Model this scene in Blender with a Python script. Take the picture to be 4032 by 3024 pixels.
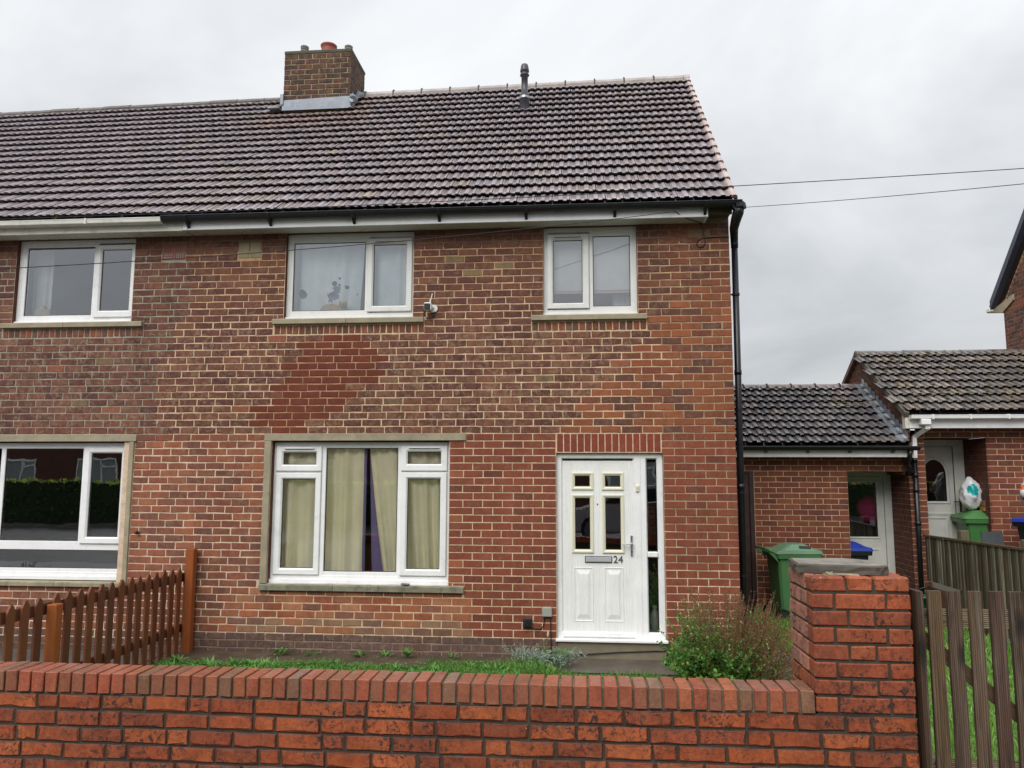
import bpy, bmesh, math, random
import numpy as np
from mathutils import Vector, Matrix, noise as mnoise

random.seed(7)
RNG = random.Random(11)
NPR = np.random.default_rng(5)
scene = bpy.context.scene
for o in list(bpy.data.objects):
    bpy.data.objects.remove(o, do_unlink=True)
COL = scene.collection

# ------------------------------------------------------------------ camera
def cam_axes(p, y, r):
    cp, sp, cy, sy = math.cos(p), math.sin(p), math.cos(y), math.sin(y)
    f = Vector((-sy * cp, cy * cp, sp)); rt = Vector((cy, sy, 0)); up = rt.cross(f)
    c, s = math.cos(r), math.sin(r)
    return rt * c + up * s, -rt * s + up * c, f
CAM = Vector((0.0, -8.7, 2.0))
rt_, up_, fw_ = cam_axes(math.radians(6.685), math.radians(4.922), math.radians(0.128))
cd = bpy.data.cameras.new('camera'); cam = bpy.data.objects.new('camera', cd); COL.objects.link(cam)
cam.matrix_world = Matrix(((rt_.x, up_.x, -fw_.x, CAM.x), (rt_.y, up_.y, -fw_.y, CAM.y), (rt_.z, up_.z, -fw_.z, CAM.z), (0, 0, 0, 1)))
cd.sensor_fit = 'HORIZONTAL'; cd.sensor_width = 36; cd.lens = 36 * 3028 / 4032; cd.clip_start = 0.05; cd.clip_end = 2000
scene.camera = cam
scene.render.resolution_x, scene.render.resolution_y = 1024, 768

# ------------------------------------------------------------------ world, sun, exposure
SUN_EL, SUN_AZ = math.radians(46), math.radians(200)   # azimuth measured from +Y clockwise
w = bpy.data.worlds.new('World'); scene.world = w; w.use_nodes = True
nt = w.node_tree; nt.nodes.clear()
def N(t, **kw):
    n = nt.nodes.new(t)
    for k, v in kw.items(): setattr(n, k, v)
    return n
def Lk(a, b): nt.links.new(a, b)
out = N('ShaderNodeOutputWorld'); bg = N('ShaderNodeBackground'); bg.inputs[1].default_value = 1.0
sky = N('ShaderNodeTexSky', sky_type='NISHITA', sun_disc=False); sky.sun_elevation = SUN_EL; sky.sun_rotation = SUN_AZ
skm = N('ShaderNodeVectorMath', operation='SCALE'); skm.inputs['Scale'].default_value = 0.05
Lk(sky.outputs[0], skm.inputs[0])
tc = N('ShaderNodeTexCoord'); sep = N('ShaderNodeSeparateXYZ'); Lk(tc.outputs['Generated'], sep.inputs[0])
zc = N('ShaderNodeMath', operation='MAXIMUM'); Lk(sep.outputs[2], zc.inputs[0]); zc.inputs[1].default_value = 0.0
den = N('ShaderNodeMath', operation='ADD'); Lk(zc.outputs[0], den.inputs[0]); den.inputs[1].default_value = 0.35
dv = N('ShaderNodeVectorMath', operation='DIVIDE'); cmb = N('ShaderNodeCombineXYZ')
for i in range(3): Lk(den.outputs[0], cmb.inputs[i])
Lk(tc.outputs['Generated'], dv.inputs[0]); Lk(cmb.outputs[0], dv.inputs[1])
cn = N('ShaderNodeTexNoise'); cn.inputs['Scale'].default_value = 1.5; cn.inputs['Detail'].default_value = 5; cn.inputs['Roughness'].default_value = 0.55
cn.inputs['Distortion'].default_value = 0.4
Lk(dv.outputs[0], cn.inputs['Vector'])
cr = N('ShaderNodeValToRGB'); Lk(cn.outputs['Fac'], cr.inputs[0])
cr.color_ramp.elements[0].position = 0.35; cr.color_ramp.elements[0].color = (0.325, 0.338, 0.352, 1)
cr.color_ramp.elements[1].position = 0.70; cr.color_ramp.elements[1].color = (0.475, 0.488, 0.498, 1)
# overcast luminance rises towards the zenith
ov = N('ShaderNodeMath', operation='MULTIPLY_ADD'); Lk(zc.outputs[0], ov.inputs[0]); ov.inputs[1].default_value = 0.95; ov.inputs[2].default_value = 0.78
ovc = N('ShaderNodeVectorMath', operation='SCALE'); Lk(cr.outputs[0], ovc.inputs[0]); Lk(ov.outputs[0], ovc.inputs['Scale'])
mx = N('ShaderNodeMix', data_type='RGBA'); mx.inputs[0].default_value = 0.94
Lk(skm.outputs[0], mx.inputs[6]); Lk(ovc.outputs[0], mx.inputs[7])
Lk(mx.outputs[2], bg.inputs[0]); Lk(bg.outputs[0], out.inputs[0])
sd = bpy.data.lights.new('sun', 'SUN'); sun = bpy.data.objects.new('sun', sd); COL.objects.link(sun)
sd.energy = 1.5; sd.angle = math.radians(48); sd.color = (1, 0.975, 0.94)
sdir = Vector((math.sin(SUN_AZ) * math.cos(SUN_EL), math.cos(SUN_AZ) * math.cos(SUN_EL), math.sin(SUN_EL)))
sun.rotation_euler = sdir.to_track_quat('Z', 'Y').to_euler()
sun.location = (0, -6, 20)
vs = scene.view_settings; vs.view_transform = 'Standard'; vs.look = 'None'; vs.exposure = 0.80; vs.gamma = 1; vs.use_curve_mapping = False
scene.render.engine = 'CYCLES'
scene.cycles.max_bounces = 8; scene.cycles.transparent_max_bounces = 12

# ------------------------------------------------------------------ colour helpers
def lin(v):
    v /= 255.0
    return v / 12.92 if v <= 0.04045 else ((v + 0.055) / 1.055) ** 2.4
def C(r, g, b, k=1.0): return (lin(r) * k, lin(g) * k, lin(b) * k)
def jit(c, a=0.1, rng=RNG):
    f = 1 + rng.uniform(-a, a); h = rng.uniform(-a, a) * 0.3
    return (max(0, c[0] * f * (1 + h)), max(0, c[1] * f), max(0, c[2] * f * (1 - h)))
def mixc(a, b, t): return tuple(a[i] * (1 - t) + b[i] * t for i in range(3))

# ------------------------------------------------------------------ materials (base colour comes from the mesh attribute Col)
def new_mat(name):
    m = bpy.data.materials.new(name); m.use_nodes = True; m.node_tree.nodes.clear()
    return m
GAIN = {'weathered_brick': 0.70, 'garden_wall_brick': 0.90, 'coping_brick': 0.92, 'wet_roof_tile': 1.15, 'cast_stone': 0.74, 'mossy_stone': 0.75, 'terracotta': 0.75, 'bin_plastic': 0.85, 'wet_concrete': 0.75,
        'weathered_gate_wood': 0.85, 'soil': 0.75, 'grass_blade': 0.95, 'peeling_brown_paint': 0.8, 'lichen_slab': 0.85, 'moss': 0.85, 'mortar': 1.0, 'lead_sheet': 0.85}
class NT:
    def __init__(s, m): s.t = m.node_tree; s.name = m.name
    def n(s, t, ins=None, **kw):
        n = s.t.nodes.new(t)
        for k, v in kw.items(): setattr(n, k, v)
        if ins:
            for k, v in ins.items():
                if hasattr(v, 'is_output'): s.t.links.new(v, n.inputs[k])
                else: n.inputs[k].default_value = v
        return n
    def math(s, op, a, b=0.0, c=0.0, clamp=False):
        return s.n('ShaderNodeMath', {0: a, 1: b, 2: c}, operation=op, use_clamp=clamp).outputs[0]
    def noise(s, vec, scale, detail=4, rough=0.55, dist=0.0):
        return s.n('ShaderNodeTexNoise', {'Vector': vec, 'Scale': scale, 'Detail': detail, 'Roughness': rough, 'Distortion': dist}).outputs['Fac']
    def rng(s, v, a, b, c=0.0, d=1.0):
        return s.n('ShaderNodeMapRange', {0: v, 1: a, 2: b, 3: c, 4: d}).outputs[0]
    def mix(s, f, a, b, bt='MIX'):
        return s.n('ShaderNodeMix', {0: f, 6: a, 7: b}, data_type='RGBA', blend_type=bt).outputs[2]
    def scale(s, c, f):
        return s.n('ShaderNodeVectorMath', {0: c, 'Scale': f}, operation='SCALE').outputs[0]
    def stretch(s, vec, v):
        return s.n('ShaderNodeVectorMath', {0: vec, 1: v}, operation='MULTIPLY').outputs[0]
    def out(s, sh):
        o = s.n('ShaderNodeOutputMaterial'); s.t.links.new(sh, o.inputs[0])
    def pos(s): return s.n('ShaderNodeNewGeometry').outputs['Position']
    def attr(s):
        a = s.n('ShaderNodeAttribute', attribute_name='Col'); g_ = GAIN.get(s.name, 1.0)
        c_ = a.outputs['Color']
        if g_ != 1.0: c_ = s.scale(c_, g_)
        return c_, a.outputs['Alpha']
    def bsdf(s, col, rough=0.6, metal=0.0, bump=None, bs=0.3, bd=0.004, spec=0.5):
        d = {'Base Color': col, 'Roughness': rough, 'Metallic': metal, 'Specular IOR Level': spec}
        p = s.n('ShaderNodeBsdfPrincipled', d)
        if bump is not None:
            b = s.n('ShaderNodeBump', {'Height': bump, 'Strength': bs, 'Distance': bd}); s.t.links.new(b.outputs[0], p.inputs['Normal'])
        return p.outputs[0]

def mat_plain(name, rough=0.5, var=0.12, vs_=6.0, bump=0.0, bscale=80, metal=0.0, dirt=0.0, spec=0.5, dirtcol=(0.05, 0.045, 0.035, 1)):
    m = new_mat(name); t = NT(m); c, a = t.attr(); p = t.pos()
    nz = t.noise(p, vs_, 5)
    col = t.scale(c, t.rng(nz, 0.3, 0.7, 1 - var, 1 + var))
    if dirt:
        d = t.noise(p, 11, 6, 0.65); col = t.mix(t.math('MULTIPLY', t.rng(d, 0.52, 0.72), dirt), col, dirtcol)
    bn = t.noise(p, bscale, 4) if bump else None
    rr = t.rng(nz, 0.3, 0.7, max(0.02, rough - 0.07), min(1, rough + 0.07))
    t.out(t.bsdf(col, rr, metal, bn, bump, 0.003, spec)); return m

def mat_brick(name, black=0.5, tan=0.5, rough=0.8, spot=0.0, top_wet=False):
    m = new_mat(name); t = NT(m); c, a = t.attr(); p = t.pos()
    n1 = t.noise(t.stretch(p, (1.0, 1.0, 0.7)), 17, 5, 0.6, 0.6)
    n2 = t.noise(t.n('ShaderNodeVectorMath', {0: p, 1: (7.3, 2.1, 4.7)}, operation='ADD').outputs[0], 15, 5, 0.65, 0.8)
    n3 = t.noise(p, 75, 5, 0.6)
    n4 = t.noise(p, 1.1, 3)
    col = t.mix(t.math('MULTIPLY', t.rng(n1, 0.46, 0.62), t.math('MULTIPLY', a, black)), c, t.mix(1.0, c, (0.42, 0.40, 0.45, 1), 'MULTIPLY'))
    col = t.mix(t.math('MULTIPLY', t.rng(n2, 0.51, 0.62), t.math('MULTIPLY', a, tan)), col, (0.26, 0.165, 0.10, 1))
    st_ = t.noise(t.stretch(p, (7.0, 7.0, 0.9)), 1.0, 4, 0.6)
    col = t.scale(col, t.rng(st_, 0.35, 0.65, 0.90, 1.07))
    col = t.scale(col, t.rng(n4, 0.3, 0.7, 0.87, 1.12))
    col = t.scale(col, t.rng(n3, 0.3, 0.7, 0.84, 1.16))
    if spot:
        sp = t.noise(p, 34, 4, 0.72, 0.8); big = t.noise(p, 4.0, 4, 0.6)
        col = t.mix(t.math('MULTIPLY', t.rng(sp, 0.50, 0.62), t.math('MULTIPLY', t.rng(big, 0.34, 0.56), spot)), col, (0.028, 0.022, 0.02, 1))
        gr = t.noise(p, 1.6, 5, 0.6); col = t.mix(t.math('MULTIPLY', t.rng(gr, 0.45, 0.68), 0.55 * spot), col, t.mix(1.0, col, (0.55, 0.50, 0.47, 1), 'MULTIPLY'))
        ws = t.noise(p, 60, 2, 0.5); col = t.mix(t.math('MULTIPLY', t.rng(ws, 0.74, 0.78), 0.7), col, (0.5, 0.45, 0.38, 1))
    r = t.rng(n3, 0.3, 0.7, rough - 0.1, rough + 0.08)
    if top_wet:
        nz = t.n('ShaderNodeSeparateXYZ', {0: t.n('ShaderNodeNewGeometry').outputs['Normal']}).outputs[2]
        wet = t.math('MULTIPLY', t.rng(nz, 0.6, 0.9), t.rng(n1, 0.35, 0.6, 0.25, 1.0))
        b = t.n('ShaderNodeBump', {'Height': t.math('ADD', n3, n1), 'Strength': 0.4, 'Distance': 0.004})
        p_ = t.n('ShaderNodeBsdfPrincipled', {'Base Color': col, 'Roughness': r, 'Specular IOR Level': 0.4, 'Normal': b.outputs[0], 'Coat Weight': wet, 'Coat Roughness': 0.18, 'Coat IOR': 1.4})
        t.out(p_.outputs[0]); return m
    t.out(t.bsdf(col, r, 0, t.math('ADD', n3, t.math('MULTIPLY', n1, 0.8)), 0.45, 0.004, 0.4)); return m

def mat_mortar(name):
    m = new_mat(name); t = NT(m); c, a = t.attr(); p = t.pos()
    n1 = t.noise(p, 9, 6, 0.65); n2 = t.noise(p, 120, 4); n3 = t.noise(p, 2.0, 4)
    col = t.scale(c, t.rng(n1, 0.3, 0.7, 0.75, 1.2)); col = t.scale(col, t.rng(n2, 0.3, 0.7, 0.8, 1.15))
    col = t.mix(t.math('MULTIPLY', t.rng(n3, 0.52, 0.68), 0.45), col, t.mix(1.0, col, (0.55, 0.56, 0.55, 1), 'MULTIPLY'))
    t.out(t.bsdf(col, 0.92, 0, t.math('ADD', n2, n1), 0.6, 0.005, 0.2)); return m

def mat_tile(name, wet=0.30, moss=0.0):
    m = new_mat(name); t = NT(m); c, a = t.attr(); p = t.pos()
    n1 = t.noise(p, 7, 5, 0.6); n2 = t.noise(p, 95, 3); n3 = t.noise(p, 22, 5, 0.7)
    col = t.scale(c, t.rng(n1, 0.3, 0.7, 0.75, 1.25)); col = t.scale(col, t.rng(n2, 0.3, 0.7, 0.85, 1.15))
    col = t.mix(t.math('MULTIPLY', t.rng(n3, 0.66, 0.74), 0.55), col, (0.03, 0.028, 0.02, 1))
    r = t.math('SUBTRACT', t.rng(n1, 0.3, 0.7, 0.60, 0.48), t.math('MULTIPLY', a, wet))
    b = t.n('ShaderNodeBump', {'Height': t.math('ADD', n2, n3), 'Strength': 0.25, 'Distance': 0.003})
    p_ = t.n('ShaderNodeBsdfPrincipled', {'Base Color': col, 'Roughness': r, 'Specular IOR Level': 0.5, 'Normal': b.outputs[0], 'Coat Weight': t.math('MULTIPLY', a, t.rng(n1, 0.35, 0.6, 0.35, 1.0)), 'Coat Roughness': 0.12, 'Coat IOR': 1.45})
    t.out(p_.outputs[0]); return m

def mat_wood(name, rough=0.7, grain=0.5, gscale=(26, 26, 1.6), knots=0.6, dark=(0.018, 0.012, 0.009, 1), bleach=0.0):
    m = new_mat(name); t = NT(m); c, a = t.attr()
    p = t.n('ShaderNodeTexCoord').outputs['Object']
    q = t.stretch(p, gscale)
    n1 = t.noise(q, 2.6, 6, 0.65, 0.6)
    wv = t.n('ShaderNodeTexWave', {'Vector': t.stretch(p, (gscale[0], gscale[1], gscale[2] * 0.55)), 'Scale': 1.6, 'Distortion': 5.0, 'Detail': 3, 'Detail Scale': 1.0}).outputs['Fac']
    kn = t.n('ShaderNodeTexVoronoi', {'Vector': t.stretch(p, (5.0, 5.0, 2.6)), 'Scale': 1.0, 'Randomness': 1.0}).outputs['Distance']
    col = t.mix(t.math('MULTIPLY', t.rng(n1, 0.45, 0.7), grain), c, dark)
    col = t.mix(t.math('MULTIPLY', t.rng(wv, 0.45, 0.95), grain * 0.7), col, dark)
    col = t.mix(t.math('MULTIPLY', t.rng(kn, 0.26, 0.12), knots), col, dark)
    if bleach:
        b = t.noise(t.stretch(p, (gscale[0] * 1.6, gscale[1] * 1.6, 1.0)), 1.6, 5, 0.7); col = t.mix(t.math('MULTIPLY', t.rng(b, 0.55, 0.72), bleach), col, (0.26, 0.24, 0.20, 1))
    t.out(t.bsdf(col, rough, 0, t.math('ADD', n1, wv), 0.5, 0.004, 0.35)); return m

def mat_door(name):
    m = new_mat(name); t = NT(m); c, a = t.attr(); p = t.pos()
    n1 = t.noise(t.stretch(p, (60, 60, 3.0)), 1.5, 5, 0.6, 0.8); n2 = t.noise(p, 4, 4)
    wv = t.n('ShaderNodeTexWave', {'Vector': t.stretch(p, (9, 9, 1.2)), 'Scale': 2.5, 'Distortion': 9.0, 'Detail': 3, 'Detail Scale': 0.8}).outputs['Fac']
    col = t.scale(c, t.rng(n1, 0.35, 0.65, 0.90, 1.03)); col = t.scale(col, t.rng(wv, 0.5, 1.0, 1.0, 0.93)); col = t.scale(col, t.rng(n2, 0.3, 0.7, 0.96, 1.03))
    t.out(t.bsdf(col, 0.42, 0, t.math('ADD', n1, wv), 0.35, 0.002, 0.45)); return m

def mat_glass(name, refl=0.2, tint=(0.85, 0.88, 0.88, 1)):
    m = new_mat(name); t = NT(m)
    p = t.pos(); nz = t.noise(p, 2.2, 2)
    b = t.n('ShaderNodeBump', {'Height': nz, 'Strength': 0.05, 'Distance': 0.02})
    g = t.n('ShaderNodeBsdfGlossy', {'Color': (0.95, 0.97, 1, 1), 'Roughness': 0.0, 'Normal': b.outputs[0]})
    tr = t.n('ShaderNodeBsdfTransparent', {'Color': tint})
    fr = t.n('ShaderNodeFresnel', {'IOR': 1.5})
    f = t.math('ADD', t.math('MULTIPLY', fr.outputs[0], 0.9), refl - 0.036, clamp=True)
    s = t.n('ShaderNodeMixShader', {0: f}); t.t.links.new(tr.outputs[0], s.inputs[1]); t.t.links.new(g.outputs[0], s.inputs[2])
    t.out(s.outputs[0]); return m

def mat_leaf(name, rough=0.5, trans=0.35):
    m = new_mat(name); t = NT(m); c, a = t.attr()
    nz = t.noise(t.pos(), 40, 3); col = t.scale(c, t.rng(nz, 0.3, 0.7, 0.8, 1.2))
    d = t.n('ShaderNodeBsdfPrincipled', {'Base Color': col, 'Roughness': rough, 'Specular IOR Level': 0.35}).outputs[0]
    tl = t.n('ShaderNodeBsdfTranslucent', {'Color': t.scale(col, 1.3)}).outputs[0]
    s = t.n('ShaderNodeMixShader', {0: trans}); t.t.links.new(d, s.inputs[1]); t.t.links.new(tl, s.inputs[2])
    t.out(s.outputs[0]); return m

M = {}
M['brick'] = mat_brick('weathered_brick', 0.62, 0.7, 0.82)
M['newbrick'] = M['brick']
M['wallbrick'] = mat_brick('garden_wall_brick', 0.55, 0.15, 0.62, spot=1.0)
M['coping'] = mat_brick('coping_brick', 0.35, 0.2, 0.60, spot=0.3, top_wet=True)
M['mortar'] = mat_mortar('mortar')
M['tile'] = mat_tile('wet_roof_tile', 0.30)
M['oldtile'] = mat_tile('old_roof_tile', 0.30)
M['upvc'] = mat_plain('white_plastic', 0.32, 0.05, 3, dirt=0.22, dirtcol=(0.42, 0.41, 0.36, 1))
M['oldupvc'] = mat_plain('dirty_white_plastic', 0.4, 0.08, 3, dirt=0.35, dirtcol=(0.22, 0.21, 0.16, 1))
M['black'] = mat_plain('black_plastic', 0.35, 0.15, 6)
M['stone'] = mat_plain('cast_stone', 0.85, 0.16, 6, bump=0.4, bscale=90, dirt=0.35, dirtcol=(0.12, 0.11, 0.08, 1))
M['oldstone'] = mat_plain('mossy_stone', 0.85, 0.25, 7, bump=0.6, bscale=60, dirt=0.85, dirtcol=(0.07, 0.07, 0.055, 1))
M['lead'] = mat_plain('lead_sheet', 0.42, 0.25, 5, bump=0.3, bscale=16, metal=0.3, dirt=0.25, dirtcol=(0.5, 0.5, 0.5, 1))
M['metal'] = mat_plain('brushed_metal', 0.3, 0.05, 6, metal=0.9)
M['door'] = mat_door('grained_white_door')
M['cream'] = mat_plain('cream_plastic', 0.4, 0.04, 4)
M['glass'] = mat_glass('window_glass', 0.13, (1.0, 1.0, 0.99, 1))
M['lounge'] = mat_glass('lounge_glass', 0.24, (0.8, 0.82, 0.8, 1))
M['skyglass'] = mat_glass('upper_window_glass', 0.27, (0.96, 0.98, 0.98, 1))
M['frost'] = mat_glass('dark_glass', 0.24, (0.8, 0.84, 0.82, 1))
M['cloth'] = mat_plain('curtain_cloth', 0.9, 0.06, 5, bump=0.2, bscale=12)
M['paint'] = mat_plain('painted_surface', 0.6, 0.1, 5, bump=0.1)
M['room'] = mat_plain('room_plaster', 0.9, 0.05, 3)
M['fence'] = mat_wood('stained_fence_wood', 0.5, 0.16, (30, 30, 1.5), 0.1, dark=(0.02, 0.009, 0.005, 1))
M['gate'] = mat_wood('weathered_gate_wood', 0.7, 0.85, (20, 20, 1.1), 0.95, bleach=0.45)
M['oldwood'] = mat_wood('grey_fence_wood', 0.8, 0.85, (16, 16, 0.8), 0.2, dark=(0.022, 0.017, 0.011, 1), bleach=0.35)
M['brownpaint'] = mat_plain('peeling_brown_paint', 0.45, 0.2, 6, bump=0.3, bscale=30, dirt=0.2, dirtcol=(0.2, 0.17, 0.15, 1))
M['bin'] = mat_plain('bin_plastic', 0.38, 0.10, 4, bump=0.1, bscale=150)
M['leaf'] = mat_leaf('leaf')
M['grass'] = mat_leaf('grass_blade', 0.55, 0.4)
M['soil'] = mat_plain('soil', 0.85, 0.35, 5, bump=0.9, bscale=40, dirt=0.4)
M['concrete'] = mat_plain('wet_concrete', 0.38, 0.3, 3, bump=0.3, bscale=50, dirt=0.5, dirtcol=(0.05, 0.045, 0.04, 1))
M['tarmac'] = mat_plain('tarmac', 0.6, 0.2, 4, bump=0.6, bscale=150)
M['moss'] = mat_plain('moss', 0.95, 0.35, 25, bump=0.9, bscale=120)
M['fur'] = mat_plain('cat_fur', 0.9, 0.2, 22, bump=0.4, bscale=90)
M['bag'] = mat_plain('plastic_bag', 0.3, 0.06, 8, bump=0.5, bscale=22)
M['terracotta'] = mat_plain('terracotta', 0.6, 0.1, 8)
M['slab'] = mat_plain('lichen_slab', 0.7, 0.3, 9, bump=0.7, bscale=45, dirt=0.8, dirtcol=(0.05, 0.045, 0.035, 1))
M['car'] = mat_plain('car_paint', 0.2, 0.02, 4, metal=0.5)

# ------------------------------------------------------------------ mesh builder
class MB:
    def __init__(s): s.v = []; s.f = []; s.c = []
    def add(s, vs, fs, col, alpha=1.0):
        b = len(s.v); s.v.extend(vs)
        rgba = (col[0], col[1], col[2], alpha)
        for f in fs: s.f.append([i + b for i in f]); s.c.append(rgba)
    def quad(s, a, b, c, d, col, alpha=1.0): s.add([a, b, c, d], [(0, 1, 2, 3)], col, alpha)
    def box(s, x0, x1, y0, y1, z0, z1, col, alpha=1.0):
        vs = [(x0, y0, z0), (x1, y0, z0), (x1, y1, z0), (x0, y1, z0), (x0, y0, z1), (x1, y0, z1), (x1, y1, z1), (x0, y1, z1)]
        s.add(vs, [(0, 3, 2, 1), (4, 5, 6, 7), (0, 1, 5, 4), (1, 2, 6, 5), (2, 3, 7, 6), (3, 0, 4, 7)], col, alpha)
    def cbox(s, x0, x1, y0, y1, z0, z1, col, c=0.004, jt=0.0, alpha=1.0, rng=RNG):
        X, Y, Z = (x0, x1), (y0, y1), (z0, z1); vs = []; idx = {}
        for i in (0, 1):
            for j in (0, 1):
                for k in (0, 1):
                    dx, dy, dz = (rng.uniform(-jt, jt) for _ in range(3))
                    for ax in range(3):
                        p = [X[i] + dx, Y[j] + dy, Z[k] + dz]
                        for q, (e, sg) in enumerate(((i, x1 - x0), (j, y1 - y0), (k, z1 - z0))):
                            if q != ax: p[q] += c if e == 0 else -c
                        idx[(i, j, k, ax)] = len(vs); vs.append(tuple(p))
        g = lambda i, j, k, a: idx[(i, j, k, a)]
        fs = [[g(0, 0, 0, 0), g(0, 0, 1, 0), g(0, 1, 1, 0), g(0, 1, 0, 0)], [g(1, 0, 0, 0), g(1, 1, 0, 0), g(1, 1, 1, 0), g(1, 0, 1, 0)],
              [g(0, 0, 0, 1), g(1, 0, 0, 1), g(1, 0, 1, 1), g(0, 0, 1, 1)], [g(0, 1, 0, 1), g(0, 1, 1, 1), g(1, 1, 1, 1), g(1, 1, 0, 1)],
              [g(0, 0, 0, 2), g(0, 1, 0, 2), g(1, 1, 0, 2), g(1, 0, 0, 2)], [g(0, 0, 1, 2), g(1, 0, 1, 2), g(1, 1, 1, 2), g(0, 1, 1, 2)]]
        for j in (0, 1):
            for k in (0, 1): fs.append([g(0, j, k, 1), g(1, j, k, 1), g(1, j, k, 2), g(0, j, k, 2)])
        for i in (0, 1):
            for k in (0, 1): fs.append([g(i, 0, k, 0), g(i, 1, k, 0), g(i, 1, k, 2), g(i, 0, k, 2)])
        for i in (0, 1):
            for j in (0, 1): fs.append([g(i, j, 0, 0), g(i, j, 1, 0), g(i, j, 1, 1), g(i, j, 0, 1)])
        for i in (0, 1):
            for j in (0, 1):
                for k in (0, 1): fs.append([g(i, j, k, 0), g(i, j, k, 1), g(i, j, k, 2)])
        s.add(vs, fs, col, alpha)
    def tube(s, path, r, col, seg=8, cap=True, alpha=1.0):
        pts = [Vector(p) for p in path]; rs = r if isinstance(r, (list, tuple)) else [r] * len(pts)
        vs = []; fs = []; up0 = None
        for i, p in enumerate(pts):
            d = (pts[min(i + 1, len(pts) - 1)] - pts[max(i - 1, 0)]).normalized()
            if up0 is None:
                up0 = d.orthogonal().normalized()
            up0 = (up0 - d * up0.dot(d))
            up0 = up0.normalized() if up0.length > 1e-6 else d.orthogonal().normalized()
            sd_ = d.cross(up0)
            for k in range(seg):
                a = 2 * math.pi * k / seg
                vs.append(tuple(p + (up0 * math.cos(a) + sd_ * math.sin(a)) * rs[i]))
        for i in range(len(pts) - 1):
            for k in range(seg):
                k2 = (k + 1) % seg
                fs.append((i * seg + k, i * seg + k2, (i + 1) * seg + k2, (i + 1) * seg + k))
        if cap:
            fs.append(tuple(range(seg))[::-1]); fs.append(tuple((len(pts) - 1) * seg + k for k in range(seg)))
        s.add(vs, fs, col, alpha)
    def lathe(s, prof, cx, cy, col, seg=20, alpha=1.0):
        vs = []; fs = []
        for r, z in prof:
            for k in range(seg):
                a = 2 * math.pi * k / seg; vs.append((cx + r * math.cos(a), cy + r * math.sin(a), z))
        for i in range(len(prof) - 1):
            for k in range(seg):
                k2 = (k + 1) % seg; fs.append((i * seg + k, i * seg + k2, (i + 1) * seg + k2, (i + 1) * seg + k))
        s.add(vs, fs, col, alpha)
    def prism(s, poly, axis, a, b, col, alpha=1.0):
        n = len(poly)
        def P(u, v, w): return {'x': (w, u, v), 'y': (u, w, v), 'z': (u, v, w)}[axis]
        vs = [P(u, v, a) for u, v in poly] + [P(u, v, b) for u, v in poly]
        fs = [tuple(range(n))[::-1], tuple(range(n, 2 * n))] + [(i, (i + 1) % n, n + (i + 1) % n, n + i) for i in range(n)]
        s.add(vs, fs, col, alpha)
    def blob(s, cx, cy, cz, rx, ry, rz, col, rough=0.15, seed=0, nu=10, nv=7, half=False, freq=3.0):
        vs = []; fs = []
        for j in range(nv + 1):
            th = math.pi * j / nv * (0.5 if half else 1.0)
            for i in range(nu):
                ph = 2 * math.pi * i / nu
                d = Vector((math.sin(th) * math.cos(ph), math.sin(th) * math.sin(ph), math.cos(th)))
                k = 1 + rough * mnoise.noise(d * freq + Vector((seed * 3.1, seed * 1.7, seed)))
                vs.append((cx + d.x * rx * k, cy + d.y * ry * k, cz + d.z * rz * k))
        for j in range(nv):
            for i in range(nu):
                i2 = (i + 1) % nu; fs.append((j * nu + i, j * nu + i2, (j + 1) * nu + i2, (j + 1) * nu + i))
        s.add(vs, fs, col)
    # a rectangular frame ring whose inner edge slopes in like a glazing bead; faces -Y
    def ring(s, x0, x1, z0, z1, w, yf, yb, col, slope=0.012, drop=0.012, back=True):
        rings = [[(x0, yb), (z0,), 0]]
        def rect(i, y): return [(x0 + i, y, z0 + i), (x1 - i, y, z0 + i), (x1 - i, y, z1 - i), (x0 + i, y, z1 - i)]
        c = 0.003
        L = [rect(0, yb), rect(0, yf + c), rect(c, yf), rect(w - slope, yf), rect(w, yf + drop), rect(w, yb)]
        vs = [p for r_ in L for p in r_]; fs = []
        for k in range(len(L) - 1):
            for i in range(4):
                j = (i + 1) % 4; fs.append((k * 4 + i, k * 4 + j, (k + 1) * 4 + j, (k + 1) * 4 + i))
        s.add(vs, fs, col)
    def build(s, name, mat, parent=None, smooth=False, kind=None):
        me = bpy.data.meshes.new(name); me.from_pydata(s.v, [], s.f)
        if s.f:
            ca = me.color_attributes.new('Col', 'FLOAT_COLOR', 'CORNER')
            ln = np.array([len(f) for f in s.f]); arr = np.repeat(np.array(s.c, dtype=np.float32), ln, axis=0)
            ca.data.foreach_set('color', arr.ravel())
        me.materials.append(M[mat] if isinstance(mat, str) else mat)
        if smooth: me.shade_smooth()
        o = bpy.data.objects.new(name, me); COL.objects.link(o)
        if parent is not None: attach(o, parent)
        if kind: o['kind'] = kind
        return o
ROOTLOC = {}
def attach(o, parent):
    o.parent = parent
    if parent.name in ROOTLOC: o.matrix_parent_inverse = Matrix.Translation(-ROOTLOC[parent.name])
def tag(o, label=None, cat=None, group=None, kind=None):
    if label: o['label'] = label
    if cat: o['category'] = cat
    if group: o['group'] = group
    if kind: o['kind'] = kind
    return o
def thing(name, loc, label, cat, group=None, local=False, rz=0.0):
    o = bpy.data.objects.new(name, None); COL.objects.link(o); o.location = loc; o.rotation_euler[2] = rz
    o.empty_display_size = 0.2
    if not local: ROOTLOC[o.name] = Vector(loc)
    return tag(o, label, cat, group)

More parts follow.
